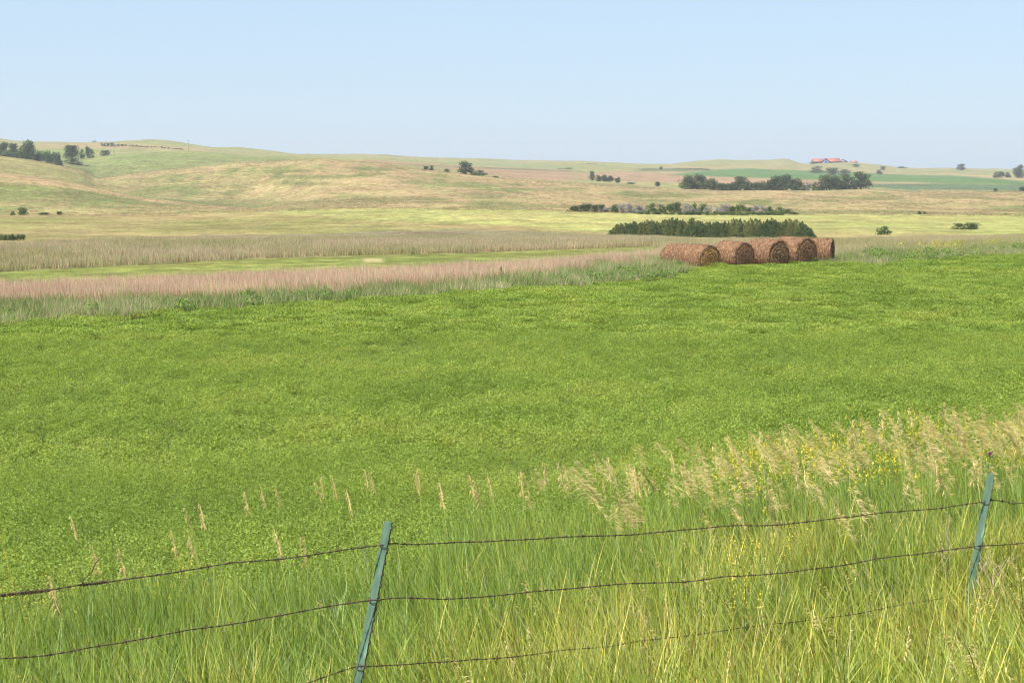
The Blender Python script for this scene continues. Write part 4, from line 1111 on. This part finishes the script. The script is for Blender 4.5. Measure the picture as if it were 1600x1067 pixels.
M_WIRE = plain_mat("rusty_wire", (.035, .025, .02), .75, .25, noise=(60, (.11, .065, .045)))
M_EDGE = plain_mat("rusted_steel_edge", (.06, .045, .035), .7, .25, noise=(40, (.16, .10, .07)))
fence = link("barbed_wire_fence", None, None, (0, 0, 0), label="three strand barbed wire fence on leaning green steel posts in front", category="fence")
def fence_y(px, py):
    u = float(side(px, py)); return 7.47 / (1 - .647 * u)
def tpost(ptop, plow, y, name="steel_post"):
    a = PT(*ptop, y); b = PT(*plow, y)
    dv = (a - b).normalized(); L = (a.z - (float(H(a.x, y)) - .35)) / dv.z
    base = a - dv * L
    # T section: flange (broad face toward the road) with a web behind
    w, t, wb, wt = .0215, .005, .027, .005
    prof = [(-w, -t), (w, -t), (w, 0), (wt, .002), (wt, wb), (-wt, wb), (-wt, .002), (-w, 0)]
    V = []; 
    for z in (0, L):
        for x_, y_ in prof: V.append((x_, y_, z))
    n = len(prof)
    bm_f = [[i, (i + 1) % n, n + (i + 1) % n, n + i] for i in range(n)]
    me = bpy.data.meshes.new("steel_post"); me.from_pydata(V, [], bm_f + [list(range(n))[::-1], list(range(n, 2 * n))]); me.materials.append(M_POST); me.materials.append(M_EDGE)
    me.update()
    for pl in me.polygons:
        if pl.index in (1, 3, 4, 5): pl.material_index = 1
    o = link(name, me, fence)
    q = dv.to_track_quat('Z', 'Y'); 
    # local x along the face; turn so the face looks at the camera side, slightly to the left
    Z = dv; X = Vector((math.cos(R(-33)), math.sin(R(-33)), 0)); Y = Z.cross(X).normalized(); X = Y.cross(Z).normalized()
    Mx = Matrix((X, Y, Z)).transposed().to_4x4(); Mx.translation = base; o.matrix_local = Mx
    # studs along the web
    k = int(L / .055)
    sv, sf = [], []
    for i in range(k):
        z0 = .03 + i * .055
        v, f = box(.0185, .0245, -.004, .008, z0, z0 + .016); sf.append(f + len(sv) * 8); sv.append(v)
    link("stud", mesh_np("stud", np.concatenate(sv), np.concatenate(sf), None, False, [M_EDGE]), o)
    return o, a, dv, X, Y
def fence_pt(px, py): return PT(px, py, fence_y(px, py))
post1 = tpost((607, 816), (558.5, 1067), fence_y(600, 850))
post2 = tpost((1548.5, 740), (1513, 935), fence_y(1540, 783))
def outer_post(x, y, ztop, lean, lab):
    """posts of the same fence just outside the picture"""
    a = Vector((x + lean, y, ztop)); b = Vector((x, y, ztop - .9))
    px1, py1 = project(*a); px2, py2 = project(*b)
    o = tpost((float(px1), float(py1)), (float(px2), float(py2)), y); o[0]["label"] = lab
outer_post(-4.42, 4.63, 4.42, .12, "steel post left of the picture"); outer_post(6.55, 11.73, 3.85, .10, "steel post right of the picture")
post1[0]["label"] = "nearer leaning green steel post in the middle left"; post2[0]["label"] = "farther leaning green steel post at the right"

def smooth_path(pts, step):
    P = [np.array(p) for p in pts]; out = []
    for i in range(len(P) - 1):
        p0 = P[max(i - 1, 0)]; p1 = P[i]; p2 = P[i + 1]; p3 = P[min(i + 2, len(P) - 1)]
        n = max(2, int(np.linalg.norm(p2 - p1) / step))
        for k in range(n):
            t = k / n
            out.append(.5 * ((2 * p1) + (-p0 + p2) * t + (2 * p0 - 5 * p1 + 4 * p2 - p3) * t * t + (-p0 + 3 * p1 - 3 * p2 + p3) * t ** 3))
    out.append(P[-1]); return np.array(out)
def tube_path(path, r, sg=5):
    path = np.asarray(path); n = len(path)
    tg = np.gradient(path, axis=0); tg /= np.linalg.norm(tg, axis=1, keepdims=True)
    up = np.array([0.1, .2, 1.0]); a = np.cross(tg, up); a /= np.linalg.norm(a, axis=1, keepdims=True); b = np.cross(tg, a)
    V = np.concatenate([(path + r * (a * math.cos(2 * math.pi * k / sg) + b * math.sin(2 * math.pi * k / sg)))[:, None] for k in range(sg)], 1).reshape(-1, 3)
    i = np.arange(n - 1)[:, None] * sg; k = np.arange(sg)[None]
    F = np.stack([i + k, i + (k + 1) % sg, i + sg + (k + 1) % sg, i + sg + k], -1).reshape(-1, 4)
    return V, F, a, b
def wire(pxs, label, zl, zr):
    LP = Vector((-4.42, 4.61, zl)); RP = Vector((6.55, 11.71, zr))
    mid = [fence_pt(a, b) for a, b in pxs if -150 < a]
    pts = [LP.lerp(mid[0], t) for t in (0, .25, .5, .7, .85, .95)] + mid + [mid[-1].lerp(RP, t) for t in (.1, .25, .5, .75, 1)]
    path = smooth_path(pts, .008)
    n = len(path); s = np.concatenate([[0], np.cumsum(np.linalg.norm(np.diff(path, axis=0), axis=1))])
    path[:, 2] += (fbm(s * 3.0 + len(pxs), s * 0 + 3, 3) - .5) * .012
    parts = []
    V, F, a, b = tube_path(path, .001)
    for ph in (0, math.pi):
        off = (a * np.cos(s / .011 * .9 + ph)[:, None] + b * np.sin(s / .011 * .9 + ph)[:, None]) * .0016
        V, F, _, _ = tube_path(path + off, .0017, 4); parts.append((V, F, np.ones((len(F), 3))))
    # barbs: short wraps with two sharp points each
    pos = .05
    while pos < s[-1]:
        i = min(np.searchsorted(s, pos), n - 2); c = path[i]; t = path[i + 1] - path[i]; t /= np.linalg.norm(t)
        rg = RNG
        for w_ in range(2):
            d = rg.normal(size=3); d -= d.dot(t) * t; d /= np.linalg.norm(d)
            V, F, _, _ = tube_path(np.array([c - d * .013 + t * .004, c - d * .003, c + d * .003, c + d * .013 - t * .004]), .0013, 4); parts.append((V, F, np.ones((len(F), 3))))
        hel = np.array([c + t * q * .004 + .0042 * (a[i] * math.cos(q * 1.6) + b[i] * math.sin(q * 1.6)) for q in np.linspace(-4, 4, 14)])
        V, F, _, _ = tube_path(hel, .0013, 4); parts.append((V, F, np.ones((len(F), 3))))
        pos += rg.uniform(.095, .125)
    V, F, T = join(parts)
    return link("barbed_wire", mesh_np("barbed_wire", V, F, None, True, [M_WIRE]), fence, label=label)
W1 = [(-260,975),(-100,945),(0,930),(75,922),(130,913),(150,911),(225,900),(300,889),(375,877),(450,871),(520,862),(597,851),(613,848.5),(650,849.5),(700,848),(760,845),(850,840),(930,837),(1000,834),(1050,830),(1100,825.5),(1150,821.5),
      (1200,820),(1260,814),(1350,805),(1400,799),(1460,794),(1537,783),(1550,781),(1575,783),(1600,785),(1800,776)]
W2 = [(-260,1060),(0,1030),(75,1024),(140,1011),(200,1001),(280,986),(350,976),(400,967),(475,953),(530,944),(575,938),(590,937),(625,934),(700,935),(800,927),(880,919),(960,913),(1070,908),(1140,900),(1200,896),
      (1300,885),(1370,873),(1450,864),(1523,853),(1540,851),(1600,848),(1800,834)]
W3 = [(0,1165),(200,1125),(420,1083),(505,1059),(552,1043),(572,1041),(640,1038),(760,1029),(820,1023),(870,1016),(950,1009),(1000,1000),(1080,992),(1200,975),(1290,965),(1380,950),(1470,934),(1516,922),(1560,917),(1600,913),(1800,897)]
wire(W1, "top barbed wire strand", 4.30, 3.70); wire(W2, "middle barbed wire strand", 3.98, 3.42); wire(W3, "bottom barbed wire strand, partly hidden in grass", 3.66, 3.12)
# wire clips round the posts
for post, rows in ((post1, ((596, 604), (850, 937, 1041))), (post2, ((0, 0), (783.5, 853, 922)))):
    o, a, dv, X, Y = post
    for py in rows[1]:
        px = {850: 600, 937: 582.5, 1041: 562, 783.5: 1540, 853: 1527.5, 922: 1515}[py]
        c = PT(px, py, a.y)
        c = a + dv * ((c - a).dot(dv))
        hp = []
        for q in np.linspace(-1, 1, 17):
            ang = q * math.pi * .62
            hp.append(np.array(c + X * (.029 * math.sin(ang)) * 1.0 - Y * (.0085 + .004 * math.cos(ang)) + Y * (.02 * abs(q) ** 3) - dv * (.016 * math.cos(ang) - .004)))
        V, F, _, _ = tube_path(np.array(hp), .0018, 5)
        link("wire_clip", mesh_np("wire_clip", V, F, None, True, [M_WIRE]), fence)
# splice of old wire wrapped on the top strand at the left, with a loose end sticking up
def wrap(px0, px1, r, turns, lab):
    P = smooth_path([fence_pt(a, float(np.interp(a, [w[0] for w in W1], [w[1] for w in W1]))) for a in np.linspace(px0, px1, 7)], .006)
    n = len(P); t = np.linspace(0, 1, n); tg = P[-1] - P[0]; tg /= np.linalg.norm(tg); aa = np.cross(tg, [0, 0, 1.0]); aa /= np.linalg.norm(aa); bb = np.cross(tg, aa)
    parts = []
    for ph in (0, 2.1, 4.0):
        rr = r * (.7 + .6 * fbm(t * 9 + ph, t * 0 + 1, 2))
        Q = P + (aa * (np.cos(t * turns * 6.28 + ph) * rr)[:, None] + bb * (np.sin(t * turns * 6.28 + ph) * rr)[:, None])
        V, F, _, _ = tube_path(Q, .002, 4); parts.append((V, F, np.ones((len(F), 3))))
    V, F, T = join(parts)
    link("wire_splice", mesh_np("wire_splice", V, F, None, True, [M_WIRE]), fence, label=lab)
wrap(2, 78, .0065, 5, "rusty twisted splice at the far left of the top strand")
wrap(125, 168, .006, 4, "rusty knot of wire with a loose end on the top strand")
P = smooth_path([fence_pt(128, 913), fence_pt(131, 905), fence_pt(143, 893), fence_pt(149, 880), fence_pt(160, 868)], .006)
V, F, _, _ = tube_path(P, .0022, 5); link("loose_wire_end", mesh_np("loose_wire_end", V, F, None, True, [M_WIRE]), fence)

# ------------------------------------------------------------------ thistle bloom by the far post, dry twiggy brush beside it
M_TH = plain_mat("thistle_purple", (.38, .05, .20), .7)
M_STEM = plain_mat("thistle_stem", (.10, .12, .05), .8)
u = float(side(1546.5, 708)); ty = 10.1
th_top = PT(1547, 708, ty); gz = base_z(th_top.x, ty)
th_e = link("thistle", None, None, (th_top.x, ty, gz), label="single magenta thistle bloom rising just above the right hand post", category="wildflower")
Hh = th_top.z - gz
P = smooth_path([(-.02, 0, 0), (-.03, 0, Hh * .5), (-.015, 0, Hh * .85), (0, 0, Hh - .02)], .03)
V, F, _, _ = tube_path(P, .003, 5); link("stem", mesh_np("stem", V, F, None, True, [M_STEM]), th_e)
rg = np.random.default_rng(5)
d = rg.normal(size=(90, 3)); d[:, 2] = np.abs(d[:, 2]) + .2; d /= np.linalg.norm(d, axis=1, keepdims=True)
V, F = leaves(d * .011 + np.array([0, 0, Hh - .006]), np.cross(d, rg.normal(size=(90, 3))), .014, .35, rg); link("bloom", mesh_np("bloom", V, F, None, False, [M_TH]), th_e)
V, F = leaves(rg.normal(0, .007, (40, 3)) + np.array([0, 0, Hh - .018]), rg.normal(size=(40, 3)), .014, .6, rg); link("bud_base", mesh_np("bud_base", V, F, None, False, [M_STEM]), th_e)
V, F = leaves(np.stack([rg.normal(-.015, .012, 30), rg.normal(0, .01, 30), rg.uniform(Hh * .6, Hh - .06, 30)], 1), rg.normal(size=(30, 3)), .022, .35, rg); link("stem_leaf", mesh_np("stem_leaf", V, F, None, False, [M_STEM]), th_e, kind="stuff")

M_TWIG = plain_mat("dry_twig", (.36, .26, .19), .85, noise=(20, (.48, .38, .29)))
def twig_tangle(seed, n, spread):
    rg = np.random.default_rng(seed); parts = []
    def grow(p, d, L, r, dep):
        q = [p]
        for k in range(4):
            d = d + rg.normal(0, .22, 3); d /= np.linalg.norm(d); q.append(q[-1] + d * L / 4)
        V, F, _, _ = tube_path(smooth_path(q, L / 8), r, 4); parts.append((V, F, np.ones((len(F), 3))))
        if dep > 0:
            for _ in range(3):
                j = rg.integers(1, 5); dd = d + rg.normal(0, .7, 3); dd /= np.linalg.norm(dd); grow(q[j], dd, L * rg.uniform(.4, .7), r * .65, dep - 1)
    for i in range(n):
        d = np.array([rg.normal(0, .8), rg.normal(0, .5), rg.uniform(.25, 1.0)]); d /= np.linalg.norm(d)
        grow(np.array([rg.normal(0, spread), rg.normal(0, spread), .2]), d, rg.uniform(.2, .45), .0026, 2)
    return mesh_np("dry_brush", *join(parts)[:2], None, False, [M_TWIG])
b1 = PT(1570, 950, 9.5); link("dry_brush", twig_tangle(1, 8, .06), None, (b1.x, 9.5, base_z(b1.x, 9.5) - .05), label="tangle of dry bare twigs in the grass right of the far post", category="dead plant")
b2 = PT(1535, 930, 10.3); link("dry_brush", twig_tangle(2, 5, .08), None, (b2.x, 10.3, base_z(b2.x, 10.3) - .05), label="thinner dry twigs in the grass directly behind the far post", category="dead plant")

# ------------------------------------------------------------------ haze: the summer air over the valley
M_HAZE, hn, hl_ = nt("haze_air")
ho = hn.new("ShaderNodeOutputMaterial"); hv = hn.new("ShaderNodeVolumePrincipled")
hv.inputs["Color"].default_value = (.93, .965, 1, 1); hv.inputs["Density"].default_value = .00015; hv.inputs["Anisotropy"].default_value = .2
hl_.new(hv.outputs[0], ho.inputs["Volume"])
V, F = box(-5800, 5800, -40, 5200, -60, 62)
link("haze", mesh_np("haze", V, F, None, False, [M_HAZE]), None, kind="stuff", label="thin pale summer haze over the far hills", category="haze")
